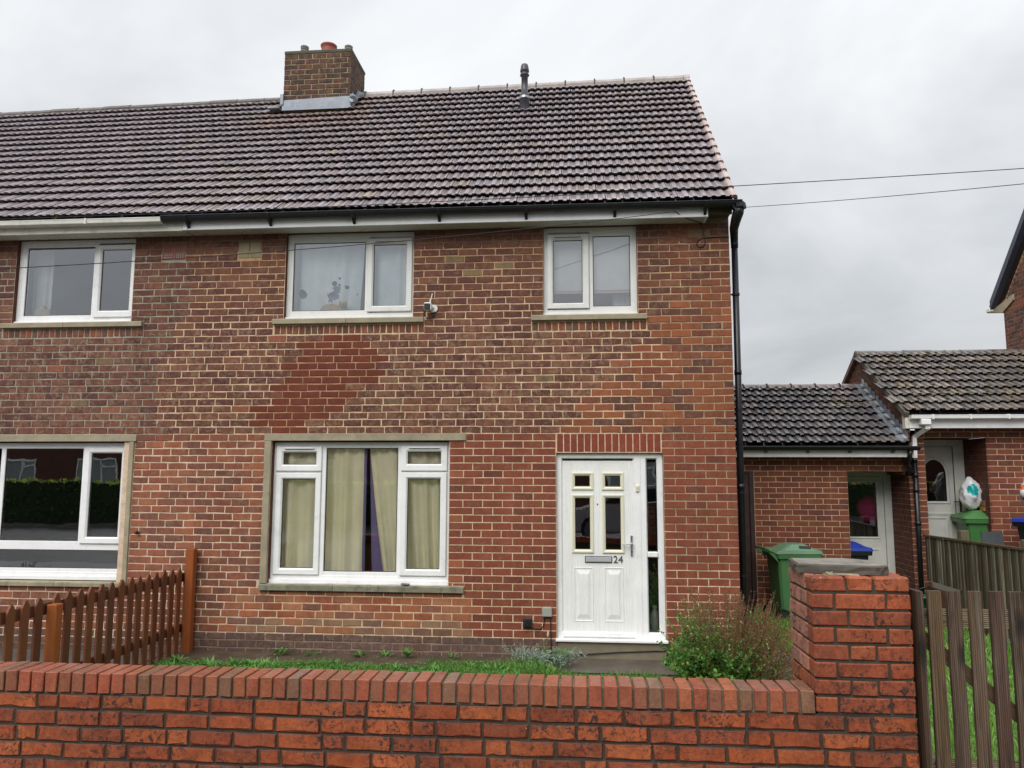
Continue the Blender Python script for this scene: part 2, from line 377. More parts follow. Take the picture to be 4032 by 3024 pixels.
# a brick face laid in a wall: U, V span the wall, Nn points out of it
def brick_face(mb, O, U, V, Nn, u0, u1, v0, v1, col, alpha=0.6, c=0.004, jt=0.0016, depth=0.03, seg=1, proud=0.0, rng=RNG, chip=0.0, arris=1.0):
    pts = []
    def edge(a, b, n):
        for i in range(n):
            t = i / n; pts.append((a[0] + (b[0] - a[0]) * t, a[1] + (b[1] - a[1]) * t))
    nl = seg + 1 if seg else 1
    edge((u0, v0), (u1, v0), nl); edge((u1, v0), (u1, v1), 1 if seg < 2 else 2)
    edge((u1, v1), (u0, v1), nl); edge((u0, v1), (u0, v0), 1 if seg < 2 else 2)
    pts = [(a + rng.uniform(-jt, jt), b + rng.uniform(-jt, jt)) for a, b in pts]
    cu, cv = (u0 + u1) / 2, (v0 + v1) / 2
    n = len(pts); wp = proud + rng.uniform(-0.0015, 0.0015)
    inner = []
    for a, b in pts:
        k = c * (1 + (rng.random() < chip) * rng.uniform(0.5, 2.0))
        inner.append((a + (k if a < cu else -k) * min(1, abs(a - cu) / ((u1 - u0) * 0.25)), b + (k if b < cv else -k)))
    tl = rng.uniform(-0.0012, 0.0012)
    P = lambda a, b, w_: tuple(O + U * a + V * b + Nn * w_)
    vs = [P(a, b, wp + tl * (1 if a < cu else -1)) for a, b in inner] + [P(a, b, wp - c * 0.9) for a, b in pts] + [P(a, b, -depth) for a, b in pts]
    fs = []
    for i in range(n):
        j = (i + 1) % n
        fs.append((n + i, n + j, j, i)); fs.append((2 * n + i, 2 * n + j, n + j, n + i))
    b0 = len(mb.v); mb.add(vs, [tuple(range(n))], col, alpha)
    rgba = (col[0] * arris, col[1] * arris, col[2] * arris, alpha)
    for f in fs: mb.f.append([q + b0 for q in f]); mb.c.append(rgba)
def clip_iv(a, b, cuts):
    iv = [(a, b)]
    for c0, c1 in cuts:
        nv = []
        for p, q in iv:
            if c1 <= p or c0 >= q: nv.append((p, q)); continue
            if c0 > p: nv.append((p, c0 - 0.0))
            if c1 < q: nv.append((c1, q))
        iv = nv
    return iv
def rect_sheet(mb, O, U, V, u0, u1, v0, v1, holes, colfn, maxs=0.6):
    us = sorted({u0, u1, *[h[0] for h in holes if u0 < h[0] < u1], *[h[1] for h in holes if u0 < h[1] < u1]})
    vs_ = sorted({v0, v1, *[h[2] for h in holes if v0 < h[2] < v1], *[h[3] for h in holes if v0 < h[3] < v1]})
    def sub(L):
        R = []
        for a, b in zip(L, L[1:]):
            n = max(1, math.ceil((b - a) / maxs)); R += [a + (b - a) * i / n for i in range(n)]
        return R + [L[-1]]
    us, vs_ = sub(us), sub(vs_)
    for a, b in zip(us, us[1:]):
        for c_, d in zip(vs_, vs_[1:]):
            mu, mv = (a + b) / 2, (c_ + d) / 2
            if any(h[0] <= mu <= h[1] and h[2] <= mv <= h[3] for h in holes): continue
            col = colfn(mu, mv)
            mb.quad(tuple(O + U * a + V * c_), tuple(O + U * b + V * c_), tuple(O + U * b + V * d), tuple(O + U * a + V * d), col)
XV, YV, ZV = Vector((1, 0, 0)), Vector((0, 1, 0)), Vector((0, 0, 1))

# ================================================================== GROUND
g = MB()
def gquad(x0, x1, y0, y1, z, col, n=1): g.quad((x0, y0, z), (x1, y0, z), (x1, y1, z), (x0, y1, z), col)
SOIL = C(92, 76, 58)
gquad(-14, 5.0, -4.45, 14, 0.0, SOIL); gquad(-80, -14, -4.45, 90, 0.0, SOIL); gquad(-80, 80, 14, 90, 0.0, SOIL)
g.build('ground', 'soil', kind='structure')
g = MB(); gquad(5.0, 80, -4.45, 14, 0.42, C(110, 100, 88)); g.quad((5.0, -4.45, 0), (5.0, -4.45, .42), (5.0, 14, .42), (5.0, 14, 0), C(120, 75, 60))
g.build('raised_yard', 'concrete', kind='structure')
g = MB(); gquad(-0.42, 2.35, -0.62, -0.002, 0.012, C(104, 94, 84)); gquad(1.78, 2.35, 0.0, 3.1, 0.012, C(104, 94, 84)); gquad(1.7, 2.5, -4.2, -0.62, 0.012, C(104, 96, 86))
gquad(-14, -4.62, -3.6, -0.15, 0.008, C(96, 94, 92))
g.build('garden_path', 'concrete', kind='structure')
g = MB(); gquad(-80, 80, -9.3, -4.70, 0.38, C(54, 53, 51)); g.box(-80, 80, -9.42, -9.3, 0.2, 0.385, C(115, 112, 108)); gquad(-80, 80, -16.5, -14.9, 0.38, C(70, 68, 66))
g.box(-80, 80, -14.9, -14.78, 0.2, 0.385, C(125, 122, 118)); gquad(-80, 80, -120, -16.5, 0.375, C(80, 95, 60))
g.build('pavement', 'concrete', kind='structure')
g = MB(); gquad(-80, 80, -14.78, -9.42, 0.27, C(46, 46, 48)); g.build('road', 'tarmac', kind='structure')

# ================================================================== HOUSES
BX = -4.64                    # party line between the two houses
CX = 1.732                    # right corner
CH = 0.0833; Z0 = 0.044       # brick course height and first bed joint
house = thing('brick_house', (-1.5, 0, 0), 'red brick end house with white door, black gutter and brick chimney', 'house')
neigh = thing('brick_house', (-7.8, 0, 0), 'attached brick house at left behind picket fence, with white gutter and dark lounge window', 'house')

CREAM = C(212, 184, 150); GREYM = C(158, 152, 136); DARKM = C(140, 116, 96); TANM = C(190, 164, 132)
def mortar_col(x, z):
    n = mnoise.noise(Vector((x * 0.8, z * 0.8, 3.3)))
    for pz, a, b in PATCH:
        if abs(z - pz) < 0.05 and a - 0.02 < x < b + 0.02: return C(176, 140, 108)
    if z < 0.16: return C(140, 120, 105)
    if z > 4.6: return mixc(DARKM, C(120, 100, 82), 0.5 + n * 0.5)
    if x < -4.85 + 0.5 * n and z > 2.4: return GREYM
    if x > 0.9 + 0.5 * n and 1.0 < z < 4.3: return mixc(TANM, C(160, 140, 108), 0.5)
    if z < 2.46 and x > -1.4: return C(216, 190, 156)
    if x < -3.6 and z < 2.46: return C(216, 192, 166)
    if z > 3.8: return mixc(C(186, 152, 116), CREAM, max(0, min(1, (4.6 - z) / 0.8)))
    return CREAM
PATCH = [(3.59, -3.02, -2.58), (3.51, -3.17, -2.50), (3.42, -3.24, -2.35), (3.34, -3.37, -2.25), (3.26, -3.45, -2.35), (3.17, -3.34, -2.23), (3.09, -3.47, -2.35), (3.01, -3.58, -2.71), (2.92, -3.50, -2.58), (2.84, -3.60, -2.70), (2.76, -3.72, -2.81), (2.67, -3.83, -2.95), (2.59, -3.88, -3.11), (2.51, -3.60, -3.23)]
def facade_col(x, z, rng):
    c, a = facade_col0(x, z, rng); return (c[0] * 1.04, c[1] * 1.13, c[2] * 1.10), a
def facade_col0(x, z, rng):
    """colour, mottling"""
    r = rng.random()
    for pz, a, b in PATCH:
        if abs(z - pz) < CH * 0.5 and a - 0.03 < x < b + 0.03: return jit(C(122, 54, 36), 0.07, rng), 0.12
    if z < 0.19:
        return jit(C(108, 80, 72), 0.15, rng), 0.5
    if 0.19 < z < 2.46 and x > -1.47 + (0.28 if z < 0.69 else 0.0) + rng.uniform(-0.1, 0.1):
        if x < -1.36 and r < 0.5: return jit(C(172, 96, 68), 0.12, rng), 0.3
        return jit(C(150, 76, 56), 0.07, rng) if r < 0.88 else jit(C(130, 66, 52), 0.08, rng), 0.30
    if z < 0.69 and x > -3.9:
        if z < 0.36: cs = [C(160, 118, 92), C(160, 112, 86), C(134, 94, 80), C(172, 108, 76)]
        else: cs = [C(180, 104, 72), C(166, 88, 62), C(184, 116, 84), C(148, 92, 74)]
        return jit(cs[int(r * 3.6)], 0.1, rng), 0.4
    if z < 2.46 and x < -3.6:
        cs = [C(164, 96, 72), C(154, 86, 66), C(136, 82, 68), C(174, 102, 73), C(150, 88, 69)]
        return jit(cs[int(r * 5)], 0.1, rng), 0.5
    # right-hand orange zone
    bd = 1.45 - (4.25 - z) * 0.92
    if x > bd + rng.uniform(-0.12, 0.12) and z < 4.4:
        if r < 0.62: return jit(C(160, 88, 58), 0.12, rng), 0.3
        if r < 0.8: return jit(C(140, 76, 56), 0.1, rng), 0.35
        return jit(C(116, 70, 58), 0.12, rng), 0.4
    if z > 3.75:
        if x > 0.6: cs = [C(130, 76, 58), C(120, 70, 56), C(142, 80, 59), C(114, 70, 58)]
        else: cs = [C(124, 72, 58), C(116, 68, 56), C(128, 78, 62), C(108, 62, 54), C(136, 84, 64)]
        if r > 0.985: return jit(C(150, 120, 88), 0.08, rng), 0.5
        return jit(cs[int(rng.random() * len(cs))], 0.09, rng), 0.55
    cs = [C(132, 78, 63), C(138, 84, 67), C(120, 70, 60), C(144, 92, 73), C(132, 84, 68), C(114, 67, 59)]
    if r > 0.985: return jit(C(166, 94, 70), 0.08, rng), 0.5
    if r > 0.965: return jit(C(140, 108, 82), 0.08, rng), 0.8
    return jit(cs[int(rng.random() * 6)], 0.08, rng), 0.95

# openings in the facade: (x0, x1, z0, z1)
TOPZ = 4.866
OP_UM = (-3.47, -1.918, 3.82, TOPZ); OP_UR = (-0.388, 0.690, 3.82, TOPZ); OP_UL = (-6.897, -5.367, 3.82, TOPZ)
OP_LM = (-3.55, -1.463, 0.757, 2.377); OP_LL = (-7.47, -5.355, 0.744, 2.372); OP_DR = (-0.248, 0.937, 0.19, 2.24)
BLOCK = [OP_UM, OP_UR, OP_UL, OP_LM, OP_LL, OP_DR,
         (-3.592, -1.780, 3.63, 3.82), (-0.527, 0.790, 3.63, 3.82), (-7.012, -5.205, 3.63, 3.82),        # sills and soldier courses
         (-3.64, -1.273, 2.377, 2.468), (-3.637, -3.55, 0.757, 2.377), (-3.636, -1.282, 0.683, 0.757),
         (-7.62, -5.20, 2.37, 2.456), (-5.355, -5.225, 0.74, 2.37), (-7.60, -7.47, 0.74, 2.37), (-7.62, -5.222, 0.694, 0.744),
         (-0.25, 0.922, 2.24, 2.46), (-0.235, 0.94, 0.0, 0.19),
         (-5.021, -4.722, 4.566, 4.772), (-4.063, -3.775, 4.566, 4.772)]
HOLES = [OP_UM, OP_UR, OP_UL, OP_LM, OP_LL, OP_DR]
bricks = []      # (x centre, z centre, args)
k = -1
while Z0 + k * CH < TOPZ - 0.02:
    za, zb = Z0 + k * CH + 0.0055, min(Z0 + (k + 1) * CH - 0.0055, TOPZ - 0.004)
    zm = (za + zb) / 2
    x = CX; first = True
    joints = []
    while x > -8.6:
        if first: ln = 0.219 if k % 2 == 0 else 0.106; first = False
        else: ln = 0.2252 + RNG.uniform(-0.009, 0.009) * (0.35 if zm < 2.46 and x > -1.4 else 1)
        x -= ln; joints.append(x)
    cov = [(max(0, min(zb, h[3]) - max(za, h[2])), h) for h in BLOCK]
    cuts = [(h[0] - 0.004, h[1] + 0.004) for c_, h in cov if c_ > 0.62 * (zb - za)]
    part = [h for c_, h in cov if 0.004 < c_ <= 0.62 * (zb - za)]
    for p, q in clip_iv(-8.6, CX, cuts):
        jn = 0.0055
        e = [p] + [t_ for t_ in reversed(joints) if p + 0.06 < t_ < q - 0.06] + [q]
        for a, b in zip(e, e[1:]):
            a_, b_ = a + (jn if a != p else 0.002), b - (jn if b != q else (0.002 if q < CX - 0.001 else 0))
            segs = [(a_, b_, za, zb)]
            for h in part:
                ns = []
                for (u, v, lo, hi) in segs:
                    o0, o1 = max(u, h[0]), min(v, h[1])
                    if o1 - o0 < 0.01: ns.append((u, v, lo, hi)); continue
                    if o0 - u > 0.03: ns.append((u, o0 - 0.004, lo, hi))
                    if v - o1 > 0.03: ns.append((o1 + 0.004, v, lo, hi))
                    ns.append((o0, o1, max(lo, h[3] + 0.004), hi) if h[3] < zm + 0.02 and h[2] <= lo + 0.001 else (o0, o1, lo, min(hi, h[2] - 0.004)))
                segs = ns
            bricks.extend(g_ for g_ in segs if g_[3] - g_[2] > 0.018 and g_[1] - g_[0] > 0.025)
    k += 1
# soldier courses
def soldiers(x0, x1, z0, z1, pitch=0.0752, jn=0.011):
    n = round((x1 - x0) / pitch); pt = (x1 - x0) / n
    for i in range(n): bricks.append((x0 + i * pt + jn / 2, x0 + (i + 1) * pt - jn / 2, z0, z1))
SOLD = []
for a in ((-3.58, -1.776, 3.637, 3.735), (-0.522, 0.786, 3.637, 3.735), (-7.0, -5.205, 3.637, 3.735), (-0.243, 0.918, 2.252, 2.452, 0.0775)):
    soldiers(*a)
items = {0: [], 1: []}
for p, q, a, b in bricks:
    xm, zm = (p + q) / 2, (a + b) / 2
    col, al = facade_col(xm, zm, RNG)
    if b - a > 0.09:   # soldiers
        col = jit(C(150, 70, 54), 0.09) if zm < 3 else jit([C(142, 84, 64), C(126, 78, 64), C(160, 92, 66), C(118, 84, 70)][RNG.randrange(4)], 0.08)
        al = 0.25 if zm < 3 else 0.5
    old = not (zm < 2.46 and xm > -1.4)
    mb = MB()
    brick_face(mb, Vector((0, 0, 0)), XV, ZV, -YV, p, q, a, b, col, al, c=0.004 if old else 0.0025, jt=0.0032 if old else 0.0012, seg=1, chip=0.3 if old else 0.08, depth=0.1 if q > CX - 0.001 else 0.03)
    d = (Vector((xm, 0, zm)) - CAM).length
    items[0 if xm > BX else 1].append((d, mb))
def place_pieces(lst, name, mat, parent, limit, restname):
    lst.sort(key=lambda t: t[0]); rest = MB()
    for i, (d, mb) in enumerate(lst):
        if i < limit: mb.build(name, mat, parent)
        else:
            b0 = len(rest.v); rest.v += mb.v; rest.f += [[j + b0 for j in f] for f in mb.f]; rest.c += mb.c
    if rest.f: return rest.build(restname, mat, parent, kind='stuff')
place_pieces(items[0], 'brick', 'brick', house, 250, 'brickwork')
place_pieces(items[1], 'brick', 'brick', neigh, 280, 'brickwork')
# walls: mortar sheets, gable, rear, reveals
def shell(root, x0, x1, right_gable):
    mb = MB(); O = Vector((0, 0.0042, 0))
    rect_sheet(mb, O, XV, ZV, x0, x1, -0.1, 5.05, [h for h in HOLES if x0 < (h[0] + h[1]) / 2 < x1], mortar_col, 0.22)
    for h in HOLES:
        if not x0 < (h[0] + h[1]) / 2 < x1: continue
        bc = C(104, 66, 56)
        for xx in (h[0], h[1]): mb.quad((xx, 0.004, h[2]), (xx, 0.14, h[2]), (xx, 0.14, h[3]), (xx, 0.004, h[3]), bc)
        mb.quad((h[0], 0.004, h[3]), (h[1], 0.004, h[3]), (h[1], 0.14, h[3]), (h[0], 0.14, h[3]), bc)
        mb.quad((h[0], 0.004, h[2]), (h[1], 0.004, h[2]), (h[1], 0.3, h[2]), (h[0], 0.3, h[2]), C(200, 198, 190))
    gx = x1 - 0.002 if right_gable else x0
    gc = C(130, 78, 62)
    mb.add([(gx, 0.03, -0.1), (gx, 5.86, -0.1), (gx, 5.86, 5.0), (gx, 2.93, 8.0), (gx, 0.03, 5.0)], [(0, 1, 2, 3, 4)], gc)
    mb.quad((x0, 5.86, -0.1), (x1, 5.86, -0.1), (x1, 5.86, 5.1), (x0, 5.86, 5.1), gc)
    mb.build('wall', 'mortar', root)
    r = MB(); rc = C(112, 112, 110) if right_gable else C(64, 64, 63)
    r.quad((x0, 3.4, 0), (x1, 3.4, 0), (x1, 3.4, 5), (x0, 3.4, 5), rc)
    for z in (0.12, 2.55, 2.62, 4.95): r.quad((x0 + .05, 0.25, z), (x1 - .05, 0.25, z), (x1 - .05, 3.4, z), (x0 + .05, 3.4, z), C(110, 96, 84) if z in (0.12, 2.62) else C(190, 188, 184))
    for xx in (x0 + 0.06, x1 - 0.06, (x0 + x1) / 2 - 0.1): r.quad((xx, 0.16, 0), (xx, 3.4, 0), (xx, 3.4, 5), (xx, 0.16, 5), rc)
    r.build('interior', 'room', root)
shell(house, BX, CX, True); shell(neigh, -11.0, BX, False)

# stone trims
ST = C(176, 164, 138); ST2 = C(146, 142, 120)
def sill(root, x0, x1, z0, z1, joints, mat, col):
    xs = [x0] + joints + [x1]; first = None
    for a, b in zip(xs, xs[1:]):
        m = MB(); ga = 0.003 if a != x0 else 0; gb = 0.003 if b != x1 else 0
        poly = [(-0.045, z0 + 0.004), (-0.045, z1 - 0.012), (-0.037, z1 - 0.003), (0.14, z1 + 0.006), (0.14, z0), (-0.03, z0)]
        m.prism(poly, 'x', a + ga, b - gb, jit(col, 0.05)); m.build('sill', mat, root)
sill(house, -3.59, -1.781, 3.752, 3.818, [-2.70], 'stone', ST); sill(house, -0.525, 0.789, 3.752, 3.818, [], 'stone', ST)
sill(neigh, -7.01, -5.207, 3.752, 3.818, [-6.2], 'stone', ST)
sill(house, -3.634, -1.282, 0.684, 0.755, [-2.771, -2.245], 'oldstone', ST2); sill(neigh, -7.6, -5.222, 0.690, 0.744, [-6.09], 'oldstone', C(170, 160, 130))
m = MB(); m.cbox(-3.639, -1.274, -0.02, 0.13, 2.38, 2.465, ST, 0.004, 0.002); m.build('lintel', 'stone', house)
m = MB(); m.cbox(-3.635, -3.553, -0.02, 0.13, 0.76, 2.377, ST, 0.004, 0.002); m.build('jamb', 'stone', house)
m = MB(); m.cbox(-7.62, -5.201, -0.02, 0.13, 2.373, 2.454, ST, 0.004, 0.002); m.build('lintel', 'stone', neigh)
m = MB(); m.cbox(-5.352, -5.285, 0.02, 0.13, 0.75, 2.370, ST, 0.004, 0.002); m.cbox(-5.283, -5.227, -0.02, 0.13, 0.75, 2.370, jit(ST, 0.1), 0.004, 0.002); m.build('jamb', 'stone', neigh)
m = MB(); m.cbox(-7.6, -7.474, -0.02, 0.13, 0.75, 2.370, ST, 0.004, 0.002); m.build('jamb', 'stone', neigh)

# windows -------------------------------------------------------------
W = C(242, 242, 242, 0.96); WG = C(230, 230, 226, 0.93); BK = (0.008, 0.008, 0.009)
def glaze(parent, x0, x1, z0, z1, y, mat):
    p = MB(); p.quad((x0, y, z0), (x1, y, z0), (x1, y, z1), (x0, y, z1), (0.9, 0.9, 0.9)); p.build('pane', mat, parent)
    q = MB(); q.ring(x0 - 0.002, x1 + 0.002, z0 - 0.002, z1 + 0.002, 0.009, y - 0.004, y + 0.004, BK, 0.002, 0.001); q.build('gasket', 'black', parent)
def window(root, op, yf, fixed, sashes, bars, mat, col=W, pm='upvc', vents=(), cill=None):
    x0, x1, z0, z1 = op
    f = MB()
    for i_, b in enumerate(bars): f.cbox(*b[:2], yf + 0.0015 + 0.0012 * i_, yf + 0.055 + 0.001 * i_, *b[2:], col, 0.004)
    f.ring(x0, x1, z0, z1, 0.05, yf, yf + 0.07, col, 0.008, 0.008)
    if cill: f.cbox(x0 - 0.004, x1 + 0.004, yf - 0.03, yf + 0.02, cill[0], cill[1], col, 0.004)
    win = f.build('window', pm, root)
    for (a, b, c_, d, gx0, gx1, gz0, gz1) in sashes:
        s_ = MB(); wv = min(gx0 - a, b - gx1, gz0 - c_, d - gz1)
        # outer sash body then bead sloping into the glass
        L = [[(a, yf + 0.004, c_), (b, yf + 0.004, c_), (b, yf + 0.004, d), (a, yf + 0.004, d)],
             [(a, yf - 0.016, c_), (b, yf - 0.016, c_), (b, yf - 0.016, d), (a, yf - 0.016, d)],
             [(a + .006, yf - 0.022, c_ + .006), (b - .006, yf - 0.022, c_ + .006), (b - .006, yf - 0.022, d - .006), (a + .006, yf - 0.022, d - .006)],
             [(gx0 - .016, yf - 0.022, gz0 - .016), (gx1 + .016, yf - 0.022, gz0 - .016), (gx1 + .016, yf - 0.022, gz1 + .016), (gx0 - .016, yf - 0.022, gz1 + .016)],
             [(gx0, yf - 0.006, gz0), (gx1, yf - 0.006, gz0), (gx1, yf - 0.006, gz1), (gx0, yf - 0.006, gz1)],
             [(gx0, yf + 0.03, gz0), (gx1, yf + 0.03, gz0), (gx1, yf + 0.03, gz1), (gx0, yf + 0.03, gz1)]]
        vs_ = [p for r in L for p in r]; fs_ = []
        for kk in range(5):
            for i in range(4):
                j = (i + 1) % 4; fs_.append((kk * 4 + i, kk * 4 + j, kk * 4 + 4 + j, kk * 4 + 4 + i))
        s_.add(vs_, fs_, col); s_.build('sash', pm, win)
        glaze(win, gx0, gx1, gz0, gz1, yf + 0.012, mat)
    for (gx0, gx1, gz0, gz1) in fixed:
        glaze(win, gx0, gx1, gz0, gz1, yf + 0.02, mat)
    for (a, b, c_, d) in vents:
        v = MB(); v.cbox(a, b, yf - 0.034, yf - 0.02, c_, d, col, 0.003); v.box(a + .01, b - .01, yf - 0.035, yf - 0.033, c_ - 0.004, c_ + 0.003, (0.05, 0.04, 0.035)); v.build('trickle_vent', pm, win)
    return win
window(house, (-3.468, -1.92, 3.845, TOPZ), 0.06, [(-3.393, -2.516, 3.927, 4.758)], [(-2.48, -1.942, 3.902, 4.79, -2.411, -2.017, 3.972, 4.718)],
       [(-2.512, -2.46, 3.86, 4.85), (-3.44, -2.5, 3.86, 3.925), (-3.44, -2.5, 4.76, 4.85), (-3.46, -3.395, 3.86, 4.85)], 'skyglass', WG, vents=[(-2.40, -2.03, 4.745, 4.765)], cill=(3.822, 3.846))
window(house, (-0.387, 0.689, 3.845, TOPZ), 0.06, [(0.187, 0.613, 3.926, 4.758)], [(-0.345, 0.14, 3.902, 4.786, -0.275, 0.064, 3.968, 4.717)],
       [(0.142, 0.186, 3.86, 4.85), (0.15, 0.66, 3.86, 3.924), (0.15, 0.66, 4.76, 4.85), (0.614, 0.685, 3.86, 4.85)], 'skyglass', WG, vents=[(-0.27, 0.06, 4.745, 4.765)], cill=(3.822, 3.846))
window(neigh, (-6.896, -5.368, 3.845, TOPZ), 0.06, [(-6.80, -5.928, 3.922, 4.778)], [(-5.882, -5.372, 3.886, 4.792, -5.819, -5.438, 3.968, 4.735)],
       [(-5.926, -5.872, 3.86, 4.85), (-6.88, -5.92, 3.86, 3.92), (-6.88, -5.92, 4.78, 4.85), (-6.89, -6.802, 3.86, 4.85)], 'skyglass', W, cill=(3.822, 3.846))
window(house, (-3.549, -1.464, 0.80, 2.366), 0.08, [(-2.921, -2.079, 0.89, 2.296)],
       [(-3.518, -2.974, 2.03, 2.316, -3.439, -3.042, 2.104, 2.247), (-3.514, -2.976, 0.851, 2.010, -3.436, -3.044, 0.922, 1.938),
        (-2.034, -1.496, 2.034, 2.320, -1.962, -1.572, 2.114, 2.255), (-2.034, -1.500, 0.855, 2.016, -1.958, -1.576, 0.927, 1.947)],
       [(-2.974, -2.925, 0.82, 2.35), (-2.075, -2.030, 0.82, 2.35), (-2.93, -2.07, 0.82, 0.888), (-2.93, -2.07, 2.298, 2.36), (-3.53, -2.98, 2.008, 2.034), (-2.03, -1.47, 2.012, 2.038)],
       'glass', W, vents=[(-3.42, -3.06, 2.285, 2.303), (-1.95, -1.58, 2.292, 2.31)], cill=(0.757, 0.80))
window(neigh, (-7.469, -5.356, 0.80, 2.362), 0.08, [(-6.9, -5.915, 1.203, 2.292), (-7.4, -5.372, 0.886, 1.097)],
       [(-5.882, -5.36, 1.176, 2.306, -5.803, -5.418, 1.252, 2.239)],
       [(-5.913, -5.87, 1.15, 2.34), (-7.44, -5.38, 1.098, 1.20), (-7.44, -5.38, 2.294, 2.35), (-7.44, -5.37, 0.81, 0.884), (-6.96, -6.902, 1.15, 2.34)], 'lounge', W, cill=(0.755, 0.80))

# door -----------------------------------------------------------------
f = MB()
f.ring(-0.248, 0.674, 0.215, 2.238, 0.066, 0.05, 0.13, W, 0.014, 0.02)
f.ring(0.690, 0.937, 0.215, 2.238, 0.068, 0.05, 0.13, W, 0.014, 0.02)
f.cbox(0.674, 0.690, 0.045, 0.13, 0.215, 2.238, W, 0.003)
f.cbox(0.755, 0.868, 0.04, 0.1, 1.092, 1.152, W, 0.008)
f.cbox(-0.262, 0.952, -0.045, 0.13, 0.188, 0.216, W, 0.005)
df = f.build('door_frame', 'upvc', house)
glaze(df, 0.758, 0.866, 1.152, 2.142, 0.075, 'frost'); glaze(df, 0.761, 0.867, 0.302, 1.090, 0.075, 'frost')
f = MB(); DW = C(242, 242, 239, 0.97)
yl = 0.072
gl = [(-0.042, 0.126, 1.864, 1.984), (0.296, 0.466, 1.862, 1.984), (-0.042, 0.126, 1.168, 1.737), (0.296, 0.466, 1.167, 1.738)]
rect_sheet(f, Vector((0, yl, 0)), XV, ZV, -0.181, 0.612, 0.232, 2.152, [(a - .01, b + .01, c_ - .01, d + .01) for a, b, c_, d in gl], lambda u, v: DW, 5)
f.box(-0.181, 0.612, yl + 0.03, yl + 0.05, 0.232, 0.30, DW)
leaf = f.build('door', 'door', house)
for a, b, c_, d in gl:
    r = MB(); wv = 0.036
    r.ring(a - wv, b + wv, c_ - wv, d + wv, wv, yl - 0.016, yl + 0.004, C(226, 222, 198, 0.95), 0.02, 0.014); r.build('glazing_bead', 'cream', leaf)
    glaze(leaf, a, b, c_, d, yl + 0.006, 'frost')
for (a, b) in ((-0.057, 0.155), (0.278, 0.489)):
    p = MB(); z0, z1 = 0.388, 0.974
    def rr(i, y): return [(a + i, y, z0 + i), (b - i, y, z0 + i), (b - i, y, z1 - i), (a + i, y, z1 - i)]
    L = [rr(0, yl - .001), rr(0.006, yl - 0.007), rr(0.014, yl - 0.001), rr(0.03, yl - 0.001)]
    L.append([(a + .055, yl - .013, z0 + .075), (b - .055, yl - .013, z0 + .075), (b - .055, yl - .013, z1 - .075), (a + .055, yl - .013, z1 - .075)])
    vs_ = [q for r in L for q in r]; fs_ = [(kk * 4 + i, kk * 4 + (i + 1) % 4, kk * 4 + 4 + (i + 1) % 4, kk * 4 + 4 + i) for kk in range(4) for i in range(4)] + [(16, 17, 18, 19)]
    p.add(vs_, fs_, DW); p.build('door_panel', 'door', leaf)
h = MB(); h.cbox(0.569, 0.597, yl - 0.014, yl, 1.095, 1.328, C(200, 202, 206), 0.006); h.tube([(0.583, yl - 0.012, 1.236), (0.583, yl - 0.05, 1.236), (0.565, yl - 0.058, 1.236), (0.475, yl - 0.058, 1.233)], [0.011, 0.011, 0.011, 0.009], C(210, 212, 216), 10)
h.tube([(0.583, yl - 0.016, 1.15), (0.583, yl - 0.02, 1.15)], 0.008, C(60, 60, 60), 10); h.build('handle', 'metal', leaf)
h = MB(); h.cbox(0.064, 0.365, yl - 0.012, yl, 1.024, 1.096, C(40, 40, 42), 0.004); h.cbox(0.072, 0.357, yl - 0.018, yl - 0.01, 1.032, 1.088, C(178, 182, 184), 0.004); h.box(0.085, 0.345, yl - 0.021, yl - 0.017, 1.040, 1.078, C(168, 172, 174)); h.box(0.085, 0.345, yl - 0.0215, yl - 0.0205, 1.079, 1.081, C(90, 92, 94)); h.build('letter_box', 'paint', leaf)
h = MB(); h.tube([(0.209, yl, 1.668), (0.209, yl - 0.006, 1.668)], 0.008, C(90, 84, 76), 10); h.build('spyhole', 'metal', leaf)
h = MB(); h.cbox(-0.178, 0.608, yl - 0.01, yl + 0.01, 0.236, 0.252, C(196, 198, 200), 0.003); h.cbox(-0.178, 0.608, yl - 0.03, yl + 0.01, 0.217, 0.231, C(206, 208, 210), 0.003); h.build('threshold_strip', 'metal', leaf)
fc = bpy.data.curves.new('number_text', 'FONT'); fc.body = '24'; fc.size = 0.105; fc.extrude = 0.004; fc.space_character = 1.05
fo = bpy.data.objects.new('number_text', fc); COL.objects.link(fo)
bpy.context.view_layer.update()
nm = bpy.data.meshes.new_from_object(fo.evaluated_get(bpy.context.evaluated_depsgraph_get()))
bpy.data.objects.remove(fo, do_unlink=True)
xs = [v.co.x for v in nm.vertices]; zs = [v.co.y for v in nm.vertices]; sx = 0.104 / (max(xs) - min(xs)); sz = 0.077 / (max(zs) - min(zs))
nm.transform(Matrix(((sx, 0, 0, 0.379 - min(xs) * sx), (0, 0, -1, yl - 0.006), (0, sz, 0, 1.027 - min(zs) * sz), (0, 0, 0, 1))))
ca = nm.color_attributes.new('Col', 'FLOAT_COLOR', 'CORNER'); ca.data.foreach_set('color', np.tile(np.array([*C(150, 152, 155), 1], dtype=np.float32), len(nm.loops)))
nm.materials.clear(); nm.materials.append(M['metal'])
no = bpy.data.objects.new('house_number', nm); COL.objects.link(no); attach(no, leaf)
h = MB(); h.cbox(0.633, 0.673, 0.03, 0.052, 1.806, 1.884, C(226, 222, 200), 0.008); h.tube([(0.653, 0.03, 1.85), (0.653, 0.026, 1.85)], 0.014, C(206, 200, 170), 14); h.build('doorbell', 'cream', house)
h = MB(); h.cbox(-0.232, 0.938, -0.012, 0.12, -0.02, 0.187, C(136, 126, 104), 0.006, 0.003); h.build('step', 'stone', house)

